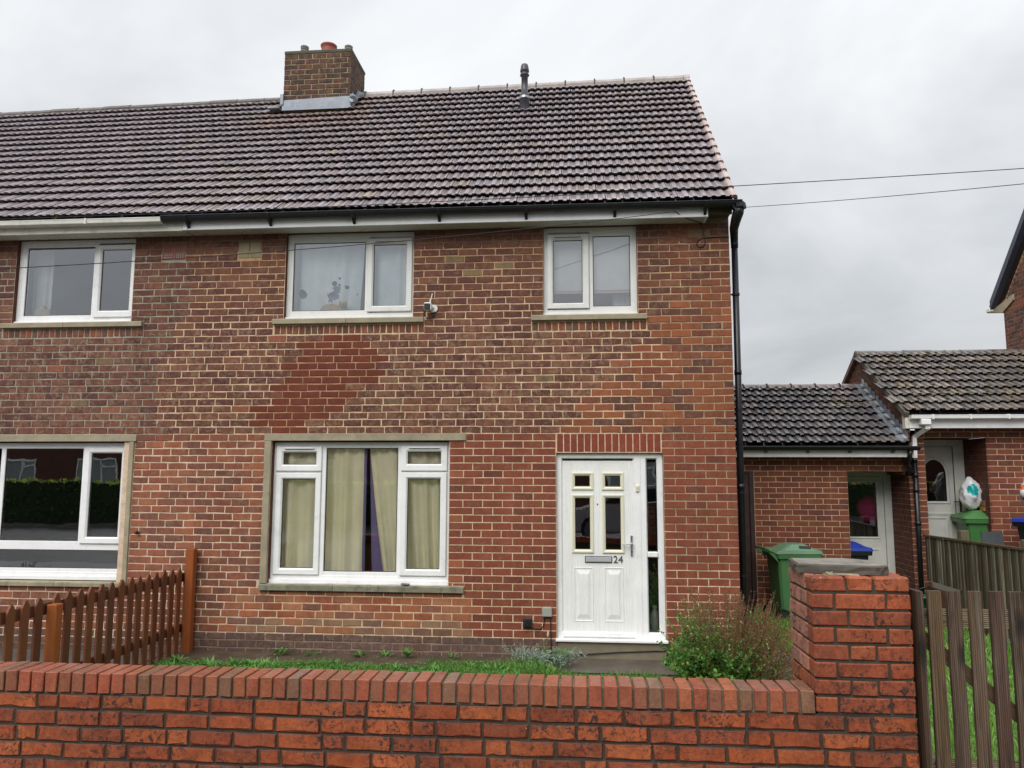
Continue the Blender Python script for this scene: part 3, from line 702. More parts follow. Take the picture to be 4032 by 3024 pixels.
# airbricks ------------------------------------------------------------
for a, b in ((-5.015, -4.876), (-4.866, -4.728)):
    m = MB(); m.box(a, b, 0.0045, 0.03, 4.572, 4.766, (0.006, 0.004, 0.004))
    tcc = C(150, 78, 60); ox0, ox1, oz0, oz1 = a + 0.02, b - 0.02, 4.592, 4.746
    m.box(a, ox0, -0.001, 0.004, 4.572, 4.766, tcc); m.box(ox1, b, -0.001, 0.004, 4.572, 4.766, tcc); m.box(ox0, ox1, -0.001, 0.004, 4.572, oz0, tcc); m.box(ox0, ox1, -0.001, 0.004, oz1, 4.766, tcc)
    for i in range(1, 4): xx = ox0 + (ox1 - ox0) * i / 4; m.box(xx - 0.003, xx + 0.003, -0.001, 0.004, oz0, oz1, tcc)
    for i in range(1, 6): zz = oz0 + (oz1 - oz0) * i / 6; m.box(ox0, ox1, -0.0007, 0.0035, zz - 0.003, zz + 0.003, tcc)
    m.build('air_brick', 'terracotta', neigh)
for a, b in ((-4.058, -3.925), (-3.914, -3.780)):
    m = MB(); m.cbox(a, b, -0.002, 0.03, 4.572, 4.766, C(164, 150, 118), 0.006, 0.002); m.build('blocked_air_brick', 'stone', house)

# ------------------------------------------------------------------ roofs
class Roof:
    def __init__(s, y0, z0, pitch, L, sag=lambda x, t: 0.0):
        s.y0, s.z0, s.L = y0, z0, L; s.c, s.s = math.cos(pitch), math.sin(pitch); s.sag = sag
    def P(s, x, d, n): return (x, s.y0 + d * s.c - n * s.s, s.z0 + d * s.s + n * s.c - s.sag(x, d / s.L))
def tile_mesh(mb, R, prof, x0, d0, d1, col, n0=0.052, n1=0.002, th=0.042, xmax=None, pan=None):
    jn = RNG.uniform(-0.002, 0.003); jx = RNG.uniform(-0.002, 0.002); jd = RNG.uniform(-0.004, 0.004)
    pr = [(min(u + jx, (xmax - x0) if xmax else 9), h_) for u, h_ in prof]
    n = len(pr)
    vs = [R.P(x0 + u, d0 + jd, n0 + jn + h_) for u, h_ in pr] + [R.P(x0 + u, d1, n1 + h_) for u, h_ in pr] + [R.P(x0 + u, d0 + jd + 0.055, n0 + jn + h_ - th) for u, h_ in pr]
    b = len(mb.v); mb.v.extend(vs)
    for i in range(n - 1):
        flat = abs(pr[i][1] - pr[i + 1][1]) < 1e-4
        low = flat and pr[i][1] < 0.004
        mb.f.append([b + i, b + i + 1, b + n + i + 1, b + n + i]); mb.c.append((*col, 1.0 if low else (0.25 if flat else 0.1)))
        mb.f.append([b + 2 * n + i, b + 2 * n + i + 1, b + i + 1, b + i]); mb.c.append((col[0] * 0.8, col[1] * 0.8, col[2] * 0.8, 0.0))
SAG = lambda x, t: 0.0137 * max(0.0, 1.76 - x) * t
HR = Roof(-0.29, 5.02, math.radians(44.3), 4.5, SAG)
# cover 200 mm: side lap, pan, broad rib, pan, narrow rib
PROF = [(0.004, 0.010), (0.016, 0.010), (0.022, 0.001), (0.064, 0.001), (0.073, 0.014), (0.118, 0.014), (0.127, 0.001), (0.162, 0.001), (0.170, 0.014), (0.197, 0.014)]
TW, TG, TN = 0.2, 0.25, 18
tl = {0: [], 1: []}
for r_ in range(TN):
    d0 = r_ * TG; xe = 1.70
    c_ = 0
    x = 1.725 if r_ % 2 == 0 else 1.825
    while x > -10.6:
        a = x - TW
        ym = HR.P(a, d0 + TG, 0)[1]
        skip = -4.56 < a + 0.1 < -3.50 and ym > 2.52
        if not skip:
            mb = MB(); v = RNG.random()
            col = jit(C(143, 133, 135), 0.12) if v < 0.95 else jit(C(146, 135, 130), 0.12)
            if -4.9 < a < -3.2 and r_ > 11: col = mixc(col, C(146, 118, 106), 0.4)
            if x < BX - 1: col = mixc(col, C(144, 134, 140), 0.4)
            if a > 0.6 and r_ == TN - 1: col = mixc(col, C(120, 122, 96), 0.5)
            tile_mesh(mb, HR, PROF, a, d0, d0 + TG + 0.03, col, xmax=1.725)
            q = Vector(HR.P(a + 0.1, d0, 0)); tl[0 if a + 0.1 > BX else 1].append(((q - CAM).length, mb))
        x = a
def deck(root, R, x0, x1, ext_back=True):
    m = MB(); n = 6
    for i in range(n):
        a, b = x0 + (x1 - x0) * i / n, x0 + (x1 - x0) * (i + 1) / n
        m.quad(R.P(a, -0.02, -0.012), R.P(b, -0.02, -0.012), R.P(b, R.L, -0.012), R.P(a, R.L, -0.012), (0.012, 0.010, 0.010))
        if ext_back:
            yr = R.P(a, R.L, 0)[1]; zb = R.z0; yb = 2 * yr - R.y0
            m.quad(R.P(a, R.L, -0.012), R.P(b, R.L, -0.012), (b, yb, zb), (a, yb, zb), C(90, 78, 76))
    return m.build('roof', 'oldtile', root)
roof_a = deck(house, HR, BX, 1.74); roof_b = deck(neigh, HR, -10.9, BX)
place_pieces(tl[0], 'roof_tile', 'tile', roof_a, 295, 'roof_tiles'); place_pieces(tl[1], 'roof_tile', 'tile', roof_b, 295, 'roof_tiles')
def ridge_tiles(root, R, x0, x1, ln, rad, col, mat, gapcol, clips=True, jt=0.0):
    x = x1; top = R.L
    while x > x0 + 0.02:
        a = max(x0, x - ln); m = MB(); n = 9; dz = RNG.uniform(-jt, jt)
        cy, cz = R.P(0, top, 0)[1], R.P(x, top, 0)[2] + 0.0 + dz
        ca_ = R.P(a, top, 0)[2] + dz
        vs = []; fs = []
        for (xx, zz) in ((a + 0.004, ca_), (x - 0.004, cz)):
            for i in range(n):
                an = math.pi * (-0.12 + 1.24 * i / (n - 1)); vs.append((xx, cy + rad * math.cos(an) * 1.15, zz + rad * math.sin(an) * 0.9 - 0.035))
        for i in range(n - 1): fs.append((i, i + 1, n + i + 1, n + i))
        fs.append(tuple(range(n))); fs.append(tuple(range(n, 2 * n)))
        m.add(vs, fs, jit(col, 0.06)); o = m.build('ridge_tile', mat, root)
        if clips and a > x0 + 0.02:
            kx = MB(); kx.cbox(a - 0.011, a + 0.011, cy - rad * 1.17, cy - rad * 0.6, ca_ - 0.05, ca_ + rad * 0.25, gapcol, 0.004); kx.cbox(a - 0.013, a + 0.013, cy - rad * .75, cy + rad * .7, ca_ + rad * .2, ca_ + rad * 0.62, gapcol, 0.012); kx.build('ridge_clip', 'black', root)
        x = a
ridge_tiles(roof_a, HR, -3.47, 1.68, 0.46, 0.105, C(170, 160, 154), 'oldtile', C(50, 46, 46))
ridge_tiles(roof_a, HR, 1.68, 1.775, 0.1, 0.112, C(186, 170, 164), 'oldtile', C(50, 46, 46), False)
ridge_tiles(roof_b, HR, -10.8, -4.60, 0.46, 0.10, C(86, 78, 70), 'oldtile', C(50, 46, 46), False, 0.008)
# dry verge units down the right-hand edge
for r_ in range(TN):
    m = MB(); d0 = r_ * TG - 0.01; d1 = d0 + TG + 0.03; vc = jit(C(190, 170, 164), 0.06)
    sec = [(1.708, 0.050), (1.716, 0.066), (1.73, 0.074), (1.75, 0.073), (1.768, 0.063), (1.776, 0.040), (1.776, -0.07)]
    n = len(sec)
    vs = [HR.P(x_, d0, n_) for x_, n_ in sec] + [HR.P(x_, d1, n_ - 0.028 if i < 6 else n_) for i, (x_, n_) in enumerate(sec)]
    fs = [(i, i + 1, n + i + 1, n + i) for i in range(n - 1)]
    vs += [HR.P(1.708, d0, 0.0), HR.P(1.776, d0, 0.0)]
    m.add(vs, fs, vc, 0.3); m.add([HR.P(x_, d0, n_) for x_, n_ in sec[:6]] + [HR.P(1.776, d0, 0.03), HR.P(1.708, d0, 0.03)], [tuple(range(8))], mixc(vc, C(110, 70, 64), 0.7))
    m.build('verge_cap', 'oldtile', roof_a)
# small moss tufts
def moss(root, R, spots, col):
    m = MB()
    for i, (x, d, s_) in enumerate(spots):
        px, py, pz = R.P(x, d, 0.03)
        m.blob(px, py, pz, s_ * RNG.uniform(0.8, 1.5), s_, s_ * 0.5, jit(col, 0.25), 0.5, i, 8, 4, True)
    if m.f: m.build('moss', 'moss', root, True, 'stuff')
moss(roof_a, HR, [(RNG.uniform(-4.5, 1.6), RNG.randrange(18) * TG + RNG.uniform(0.02, 0.2), RNG.uniform(0.008, 0.022)) for _ in range(70)], C(84, 80, 54))
moss(roof_b, HR, [(RNG.uniform(-8.5, -4.7), RNG.randrange(18) * TG + RNG.uniform(0.02, 0.2), RNG.uniform(0.008, 0.022)) for _ in range(25)] + [(-6.93 + i * 0.03, 0.03, 0.025) for i in range(6)], C(84, 84, 50))

# eaves: fascia, soffit, gutters, downpipe -----------------------------
m = MB(); m.cbox(BX + 0.05, 1.462, -0.232, -0.21, 4.862, 5.0, W, 0.003); m.cbox(BX - 0.01, BX + 0.048, -0.235, -0.21, 4.860, 5.0, W, 0.003); m.cbox(1.44, 1.466, -0.236, -0.0, 4.860, 4.985, W, 0.003); m.build('fascia', 'upvc', house)
m = MB(); m.box(BX, 1.455, -0.212, 0.02, 4.868, 4.884, C(196, 194, 186)); m.build('soffit', 'upvc', house)
m = MB(); m.box(1.466, 1.735, -0.19, 0.02, 4.93, 4.95, C(110, 100, 66)); m.box(1.466, 1.735, -0.20, -0.17, 4.90, 5.0, C(96, 88, 60)); m.build('eaves_board', 'stone', house)
m = MB(); m.cbox(-10.9, BX - 0.012, -0.232, -0.21, 4.855, 5.0, C(226, 224, 212, 0.9), 0.003); m.build('fascia', 'oldupvc', neigh)
x = BX - 0.012
while x > -9.0:
    m = MB(); m.cbox(x - 0.138, x - 0.004, -0.212, 0.02, 4.866, 4.880, jit(C(212, 208, 192), 0.05), 0.004); m.build('soffit_board', 'oldupvc', neigh); x -= 0.142
m = MB(); m.box(-10.9, BX, -0.2, 0.02, 4.884, 4.90, (0.02, 0.02, 0.02)); m.build('soffit_backing', 'black', neigh)
def gutter(root, x0, x1, yc, zt, r, col, mat, square=False, bracket=0.95, brcol=None, bdrop=0.06):
    m = MB(); sec = []
    if square: sec = [(-1.0, 0.0), (-1.06, -0.12), (-0.98, -0.2), (-0.86, -0.9), (-0.6, -1.1), (0.6, -1.1), (0.95, -0.8), (1.0, 0.0)]
    else: sec = [(-1.05, 0.05), (-1.12, -0.06)] + [(math.cos(math.pi + math.pi * i / 8), math.sin(math.pi + math.pi * i / 8) * 0.95) for i in range(9)]
    n = len(sec); vs = [(x0, yc + a * r, zt + b * r) for a, b in sec] + [(x1, yc + a * r, zt + b * r) for a, b in sec]
    vs += [(x0, yc + a * r * 0.9, zt + b * r * 0.9) for a, b in sec] + [(x1, yc + a * r * 0.9, zt + b * r * 0.9) for a, b in sec]
    fs = [(i, i + 1, n + i + 1, n + i) for i in range(n - 1)] + [(2 * n + i, 2 * n + i + 1, 3 * n + i + 1, 3 * n + i) for i in range(n - 1)] + [(0, n, 3 * n, 2 * n), (n - 1, 2 * n - 1, 4 * n - 1, 3 * n - 1)]
    fs += [tuple(range(n)), tuple(range(n, 2 * n))]
    m.add(vs, fs, col); gt = m.build('gutter', mat, root)
    x = x0 + 0.3
    while x < x1 - 0.1:
        b = MB()
        if square:
            b.cbox(x - 0.012, x + 0.012, yc - r * 1.16, yc + r, zt - r * 1.2, zt + 0.006, col, 0.004)
        else:
            b.prism([(yc - r * 1.0, zt + 0.004), (yc - r * 1.16, zt - 0.01), (yc - r * 0.8, zt - r * 0.8), (yc - r * 0.2, zt - r * 1.06), (yc + r * .75, zt - r - bdrop), (yc + r, zt - r - bdrop), (yc + r, zt - 0.3 * r)], 'x', x - 0.016, x + 0.016, brcol or col)
        b.build('gutter_bracket', mat, gt); x += bracket
    for xx in (x0 + (x1 - x0) * 0.33, x0 + (x1 - x0) * 0.7):
        b = MB(); n2 = len(sec); vs = [(xx - 0.05, yc + a * r * 1.04, zt + bb * r * 1.04) for a, bb in sec] + [(xx + 0.05, yc + a * r * 1.04, zt + bb * r * 1.04) for a, bb in sec]
        b.add(vs, [(i, i + 1, n2 + i + 1, n2 + i) for i in range(n2 - 1)], col); b.build('gutter_joint', mat, gt)
    return gt
BKC = C(24, 25, 30)
gt = gutter(house, -4.87, 1.82, -0.285, 5.006, 0.066, BKC, 'black', bracket=1.0)
gutter(neigh, -10.9, -4.875, -0.285, 4.995, 0.056, C(232, 230, 220, 0.9), 'oldupvc', square=True, bracket=1.2)
m = MB()
m.cbox(1.72, 1.86, -0.352, -0.222, 4.90, 5.004, BKC, 0.03)
m.tube([(1.795, -0.285, 4.96), (1.785, -0.27, 4.88), (1.775, -0.20, 4.83), (1.782, -0.04, 4.78), (1.808, 0.09, 4.73), (1.815, 0.12, 4.66), (1.815, 0.12, 4.60)], [0.062, 0.060, 0.056, 0.050, 0.045, 0.042, 0.041], BKC, 14)
m.build('gutter_outlet', 'black', house, True)
m = MB(); m.tube([(1.815, 0.12, 4.68), (1.805, 0.12, 2.6), (1.792, 0.12, 0.05)], 0.036, BKC, 14); 
for z_, x_ in ((4.64, 1.815), (3.15, 1.808), (1.87, 1.80)):
    m.tube([(x_, 0.12, z_ - 0.028), (x_, 0.12, z_ + 0.028)], 0.041, BKC, 14)
m.build('downpipe', 'black', house, True)
for z_, x_ in ((4.05, 1.812), (2.72, 1.806), (1.80, 1.80), (0.9, 1.795)):
    b = MB(); b.tube([(x_, 0.12, z_ - 0.012), (x_, 0.12, z_ + 0.012)], 0.044, BKC, 14); b.box(1.735, x_, 0.112, 0.128, z_ - 0.008, z_ + 0.008, BKC); b.build('pipe_clip', 'black', house)

# chimney --------------------------------------------------------------
cx0, cx1, cy0, cy1, cz0, cz1 = -4.565, -3.485, 2.40, 3.14, 7.55, 8.565
m = MB(); m.box(cx0 + 0.006, cx1 - 0.006, cy0 + 0.006, cy1 - 0.006, cz0, cz1, C(160, 148, 116))
chim = m.build('chimney', 'mortar', house)
rows = 12; ch = 0.0845; rest = MB()
for k in range(rows):
    zt = cz1 - k * ch - 0.006; zb = zt - ch + 0.011
    x = cx0
    first = 0.215 if k % 2 == 0 else 0.1
    i = 0
    while x < cx1 - 0.01:
        ln = first if i == 0 else 0.215; b = min(cx1, x + ln); i += 1
        if cx1 - b < 0.05: b = cx1
        v = RNG.random(); col = jit([C(94, 64, 54), C(86, 60, 52), C(102, 66, 54), C(114, 70, 54), C(74, 54, 50)][int(v * 5)], 0.08)
        if RNG.random() < 0.05: col = jit(C(150, 86, 62), 0.1)
        mb = MB(); brick_face(mb, Vector((0, cy0, 0)), XV, ZV, -YV, x, b, zb, zt, col, 0.6, 0.005, 0.003, 0.05, 1, chip=0.3); 
        if k < 10: mb.build('brick', 'brick', chim)
        x = b + 0.012
    y = cy0 + (0.0 if k % 2 else 0.11); j = 0
    if k % 2 == 0: brick_face(rest, Vector((cx1, 0, 0)), YV, ZV, XV, cy0, cy0 + 0.1, zb, zt, jit(C(100, 74, 62), 0.1), 0.6, 0.005, 0.003, 0.05)
    while y < cy1 - 0.02:
        b = min(cy1, y + 0.215)
        brick_face(rest, Vector((cx1, 0, 0)), YV, ZV, XV, y, b, zb, zt, jit(C(104, 78, 66), 0.14), 0.7, 0.005, 0.003, 0.05)
        y = b + 0.012
rest.build('side_bricks', 'brick', chim, kind='stuff')
m = MB(); m.cbox(cx0 - 0.008, cx1 + 0.006, cy0 - 0.010, cy1 + 0.01, cz1 + 0.002, cz1 + 0.058, C(112, 110, 92), 0.012, 0.006); m.cbox(cx0 + 0.1, cx1 - 0.1, cy0 + 0.1, cy1 - 0.1, cz1 + 0.05, cz1 + 0.11, C(120, 116, 98), 0.03); m.build('chimney_cap', 'oldstone', chim)
m = MB(); m.lathe([(0.112, cz1 + 0.05), (0.116, cz1 + 0.26), (0.119, cz1 + 0.30), (0.130, cz1 + 0.31), (0.132, cz1 + 0.335), (0.124, cz1 + 0.34), (0.105, cz1 + 0.33), (0.1, cz1 + 0.1)], -3.985, 2.77, C(178, 96, 78), 24); m.build('chimney_pot', 'terracotta', chim, True)
for (px, py) in ((-4.33, 2.62), (-3.62, 2.66)):
    m = MB(); zt = cz1 + (0.255 if px < -4 else 0.25)
    m.lathe([(0.055, cz1 + 0.03), (0.055, zt - 0.16)], px, py, C(150, 146, 130), 16)
    for q in range(5): m.lathe([(0.05, zt - 0.16 + q * 0.03), (0.064, zt - 0.152 + q * 0.03), (0.064, zt - 0.14 + q * 0.03), (0.05, zt - 0.138 + q * 0.03)], px, py, C(176, 172, 160), 16)
    m.lathe([(0.066, zt - 0.012), (0.05, zt), (0.0, zt + 0.004)], px, py, C(180, 176, 164), 16); m.lathe([(0.045, zt - 0.16), (0.045, zt - 0.01)], px, py, (0.03, 0.03, 0.03), 12)
    m.build('vent_cowl', 'oldstone', chim)
m = MB(); LEAD = C(134, 140, 150)
fl = [(cx0 - 0.01, 7.66 - 0.035), (cx1 + 0.02, 7.66 - 0.03), (cx1 + 0.02, 7.835), (cx0 - 0.01, 7.80)]
m.add([(a, cy0 - 0.014, b) for a, b in fl] + [(cx0 - 0.03, cy0 - 0.11, 7.585), (cx1 + 0.05, cy0 - 0.11, 7.59)], [(0, 1, 2, 3), (4, 5, 1, 0)], LEAD)
m.add([(cx1 + 0.012, cy0 - 0.06, 7.66), (cx1 + 0.012, cy0 + 0.05, 7.93), (cx1 + 0.012, cy0 + 0.28, 7.93), (cx1 + 0.012, cy0 + 0.32, 8.12), (cx1 + 0.012, cy0 + 0.5, 8.1), (cx1 + 0.012, cy0 + 0.5, 7.95)], [(0, 5, 4, 3, 2, 1)], LEAD)
m.add([(cx1 + 0.012, cy0 - 0.07, 7.66), (cx1 + 0.09, cy0 - 0.02, 7.73), (cx1 + 0.10, cy0 + 0.30, 8.04), (cx1 + 0.012, cy0 + 0.34, 8.10)], [(0, 1, 2, 3)], LEAD)
m.cbox(cx0 - 0.04, cx0 + 0.012, cy0 - 0.03, cy0 + 0.1, 7.72, 7.9, LEAD, 0.006); m.cbox(cx0 - 0.2, cx0 - 0.01, cy0 - 0.12, cy0 + 0.02, 7.62, 7.66, LEAD, 0.01, 0.01)
m.blob(cx1 + 0.05, cy0 - 0.04, 7.76, 0.06, 0.05, 0.09, LEAD, 0.5, 3); m.build('flashing', 'lead', chim)
# flue pipe ---------------------------------------------------------------
m = MB(); fx, fy = -0.752, 2.10; FC = C(66, 66, 72)
m.lathe([(0.072, 7.28), (0.072, 7.50), (0.078, 7.505), (0.078, 7.56), (0.07, 7.565), (0.048, 7.57), (0.048, 7.875), (0.066, 7.88), (0.07, 7.895), (0.05, 7.91), (0.056, 7.935), (0.068, 7.945), (0.066, 7.97), (0.056, 8.03), (0.048, 8.055), (0.0, 8.062)], fx, fy, FC, 18)
fp = m.build('flue_pipe', 'black', house, True)
m = MB(); m.lathe([(0.0795, 7.515), (0.0805, 7.53), (0.0795, 7.545)], fx, fy, C(170, 172, 178), 18); m.build('clamp_band', 'metal', fp, True)
m = MB(); m.cbox(fx - 0.17, fx + 0.17, fy - 0.07, fy + 0.05, 7.315, 7.36, C(70, 64, 64), 0.012, 0.01); m.build('flue_slate', 'lead', fp)

# ================================================================== OUTHOUSES
OY = 3.2
out1 = thing('outhouse', (3.6, OY, 0), 'low brick outhouse with black gutter and recessed white door, beside brick house', 'outhouse')
out2 = thing('outhouse', (6.2, OY, 0.42), 'taller brick outhouse at right with white gutter, mossy roof and arched door window', 'outhouse')
OC = [C(140, 76, 56), C(146, 80, 58), C(136, 74, 56), C(124, 68, 58), C(150, 84, 62)]
def lay(root, O, U, Nn, u0, u1, zlo, zhi, blocks, colors, matname='brick', zref=2.055, ch_=0.0815, ln=0.215, jn=0.010, off=0.0, pieces=True, al=0.2, limit=300, name='brick'):
    k0 = math.floor((zlo - zref) / ch_); lst = []
    k = k0
    while zref + k * ch_ < zhi - 0.02:
        za, zb = zref + k * ch_ + 0.005, zref + (k + 1) * ch_ - 0.005
        za, zb = max(za, zlo), min(zb, zhi); zm = (za + zb) / 2
        js = []; u = u0 - ((ln + jn) / 2 if k % 2 else 0) + off
        while u < u1: js.append(u); u += ln + jn
        cuts = [(h[0] - 0.002, h[1] + 0.002) for h in blocks if h[2] - 0.02 < zm < h[3] + 0.02]
        if zb - za > 0.02:
            for p, q in clip_iv(u0, u1, cuts):
                e = [p] + [t_ for t_ in js if p + 0.06 < t_ < q - 0.06] + [q]
                for a, b in zip(e, e[1:]):
                    mb = MB(); brick_face(mb, O, U, ZV, Nn, a + (jn / 2 if a != p else 0), b - (jn / 2 if b != q else 0), za, zb, jit(colors[RNG.randrange(len(colors))], 0.09), al, 0.003, 0.0015, 0.03, 1)
                    lst.append(((O + U * a + ZV * za - CAM).length, mb))
        k += 1
    place_pieces(lst, name, matname, root, limit if pieces else 0, 'brickwork')
MO = lambda u, v: C(200, 174, 138)
OPD = (3.982, 4.866, -0.1, 2.055); OPD2 = (5.105, 5.978, 0.3, 2.550)
m = MB(); rect_sheet(m, Vector((0, OY + 0.004, 0)), XV, ZV, 1.75, 4.985, -0.1, 2.5, [OPD, (1.75, 2.615, -0.1, 2.055)], MO, 0.5)
m.build('wall', 'mortar', out1)
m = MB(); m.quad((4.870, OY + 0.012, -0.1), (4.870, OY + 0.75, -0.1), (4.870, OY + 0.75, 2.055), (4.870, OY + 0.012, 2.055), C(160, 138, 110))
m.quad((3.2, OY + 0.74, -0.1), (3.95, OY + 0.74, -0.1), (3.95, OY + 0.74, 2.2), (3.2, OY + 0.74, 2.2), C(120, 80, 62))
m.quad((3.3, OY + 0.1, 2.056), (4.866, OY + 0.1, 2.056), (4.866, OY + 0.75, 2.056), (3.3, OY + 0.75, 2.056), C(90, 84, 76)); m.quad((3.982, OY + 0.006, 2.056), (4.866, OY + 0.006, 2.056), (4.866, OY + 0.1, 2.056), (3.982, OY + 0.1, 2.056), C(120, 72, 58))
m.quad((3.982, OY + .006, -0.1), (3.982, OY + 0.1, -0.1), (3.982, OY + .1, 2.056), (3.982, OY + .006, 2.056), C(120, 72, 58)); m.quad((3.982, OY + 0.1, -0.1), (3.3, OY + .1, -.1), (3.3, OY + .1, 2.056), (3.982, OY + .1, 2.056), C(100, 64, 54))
m.build('porch_lining', 'mortar', out1)
m = MB(); m.quad((1.74, 7.4, -0.1), (5, 7.4, -0.1), (5, 7.4, 2.5), (1.74, 7.4, 2.5), C(120, 72, 58)); m.build('rear_wall', 'mortar', out1)
lay(out1, Vector((0, OY, 0)), XV, -YV, 1.76, 4.985, -0.05, 2.30, [OPD, (1.7, 2.625, -0.2, 2.06)], OC, off=0.06)
lay(out1, Vector((4.866, 0, 0)), YV, -XV, OY + 0.0, OY + 0.72, -0.05, 2.05, [], [C(108, 58, 48), C(118, 64, 52), C(100, 56, 48)], ln=0.1035)
m = MB(); rect_sheet(m, Vector((0, OY + 0.004, 0)), XV, ZV, 4.985, 9.2, 0.3, 2.9, [OPD2], MO, 0.5)
m.build('wall', 'mortar', out2); m = MB()
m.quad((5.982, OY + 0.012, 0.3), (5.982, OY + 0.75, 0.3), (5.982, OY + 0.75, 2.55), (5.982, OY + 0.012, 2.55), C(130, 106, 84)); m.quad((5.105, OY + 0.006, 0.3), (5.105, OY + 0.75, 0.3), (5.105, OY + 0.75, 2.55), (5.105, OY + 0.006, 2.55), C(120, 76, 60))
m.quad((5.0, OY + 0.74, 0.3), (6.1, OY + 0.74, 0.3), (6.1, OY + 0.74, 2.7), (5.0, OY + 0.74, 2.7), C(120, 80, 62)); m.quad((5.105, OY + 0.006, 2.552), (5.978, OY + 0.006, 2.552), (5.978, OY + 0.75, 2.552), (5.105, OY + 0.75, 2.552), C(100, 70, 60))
m.build('porch_lining', 'mortar', out2)
# left gable of the taller outhouse
GX = 4.80; m = MB()
m.add([(GX + 0.006, OY, 2.0), (GX + 0.006, 6.4, 2.0), (GX + 0.006, 6.4, 3.02), (GX + 0.006, 4.78, 4.05), (GX + 0.006, 2.98, 2.90), (GX + 0.006, 2.98, 2.68)], [(0, 1, 2, 3, 4, 5)], C(150, 120, 90))
m.build('gable', 'mortar', out2)
lay(out2, Vector((0, OY, 0)), XV, -YV, 4.995, 7.3, 0.35, 2.70, [OPD2], OC, zref=2.55, ch_=0.0835, off=0.12)
lay(out2, Vector((5.978, 0, 0)), YV, -XV, OY, OY + 0.72, 0.4, 2.55, [], [C(104, 56, 46), C(112, 60, 50)], zref=2.55, ch_=0.0835, pieces=False)
lst = []
k = 0
while 2.45 + k * 0.083 < 4.0:
    za, zb = 2.45 + k * 0.083, 2.45 + k * 0.083 + 0.072; zm = (za + zb) / 2
    ylo = max(2.99, 2.98 + (zb - 2.90) / 0.639); yhi = 6.4 if zb < 3.02 else 6.4 - (zb - 3.02) / 0.636
    y = 2.9 - (0.112 if k % 2 else 0)
    while y < yhi:
        a, b = max(y, ylo), min(y + 0.215, yhi)
        if b - a > 0.03:
            mb = MB(); brick_face(mb, Vector((GX, 0, 0)), YV, ZV, -XV, a, b, za, zb, jit([C(120, 76, 60), C(134, 84, 64), C(108, 72, 62)][RNG.randrange(3)], 0.1), 0.4, 0.003, 0.002, 0.03, 1); lst.append((y, mb))
        y += 0.226
    k += 1
place_pieces(lst, 'brick', 'brick', out2, 70, 'gable_bricks')
# roofs
OR1 = Roof(2.93, 2.43, math.radians(30.6), 2.10)
OR2 = Roof(2.93, 2.90, math.radians(32.2), 2.20)
PROF2 = [(0.004, 0.014), (0.012, 0.014), (0.018, 0.001), (0.068, 0.001), (0.076, 0.026), (0.128, 0.026), (0.136, 0.001), (0.190, 0.001), (0.198, 0.026), (0.252, 0.026), (0.262, 0.004), (0.266, 0.004)]
def tile_roof(root, R, x0, x1, tw, rows, cols, mat, limit, clip=None, sc=1.0):
    gg = R.L / rows; lst = []; pr = [(u * tw / 0.27, h_) for u, h_ in PROF2]
    for r_ in range(rows):
        x = x0 - (tw / 2 if r_ % 2 else 0)
        while x < x1 - 0.02:
            xm = x1 if clip is None else min(x1, clip(r_ * gg))
            a = max(x, x0 - tw / 2)
            if x + 0.03 < xm and x + tw > x0 + 0.01:
                mb = MB(); tile_mesh(mb, R, pr, a, r_ * gg, r_ * gg + gg + 0.03, jit(cols[RNG.randrange(len(cols))], 0.15), xmax=xm)
                lst.append(((Vector(R.P(x, r_ * gg, 0)) - CAM).length, mb))
            x += tw
    place_pieces(lst, 'roof_tile', mat, root, limit, 'roof_tiles')
dk1 = deck(out1, OR1, 1.76, 4.80); dk2 = deck(out2, OR2, 4.74, 9.3)
TC = [C(108, 104, 105), C(100, 96, 97), C(118, 110, 109), C(104, 98, 102)]
tile_roof(dk1, OR1, 1.95, 4.80, 0.27, 9, TC, 'oldtile', 200)
tile_roof(dk2, OR2, 4.76, 8.2, 0.27, 9, [C(114, 107, 102), C(104, 97, 94), C(124, 114, 106)], 'oldtile', 200)
ridge_tiles(dk1, OR1, 1.76, 4.82, 0.40, 0.085, C(118, 98, 98), 'oldtile', C(40, 36, 36))
ridge_tiles(dk2, OR2, 4.74, 9.2, 0.46, 0.085, C(98, 92, 88), 'oldtile', C(60, 56, 56), False, 0.008)
moss(dk1, OR1, [(RNG.uniform(2.5, 4.0), 2.02 + RNG.uniform(-0.16, 0.05), RNG.uniform(0.015, 0.04)) for _ in range(46)] + [(RNG.uniform(3.9, 4.75) , RNG.uniform(1.0, 1.5), RNG.uniform(0.015, 0.04)) for _ in range(40)] + [(RNG.uniform(2.3, 4.7), RNG.uniform(0.05, 1.9), RNG.uniform(0.006, 0.02)) for _ in range(70)] + [(2.72, 0.28, 0.05), (2.80, 0.3, 0.04), (3.6, 0.1, 0.04), (4.3, 0.06, 0.05)], C(96, 90, 44))
moss(dk2, OR2, [(RNG.uniform(4.9, 7.6), RNG.choice([0.4, 0.6, 0.65, 0.9, 1.3, 1.55, 1.8, 1.95, 2.1]) + RNG.uniform(-0.1, 0.1), RNG.uniform(0.012, 0.042)) for _ in range(340)], C(84, 78, 44))
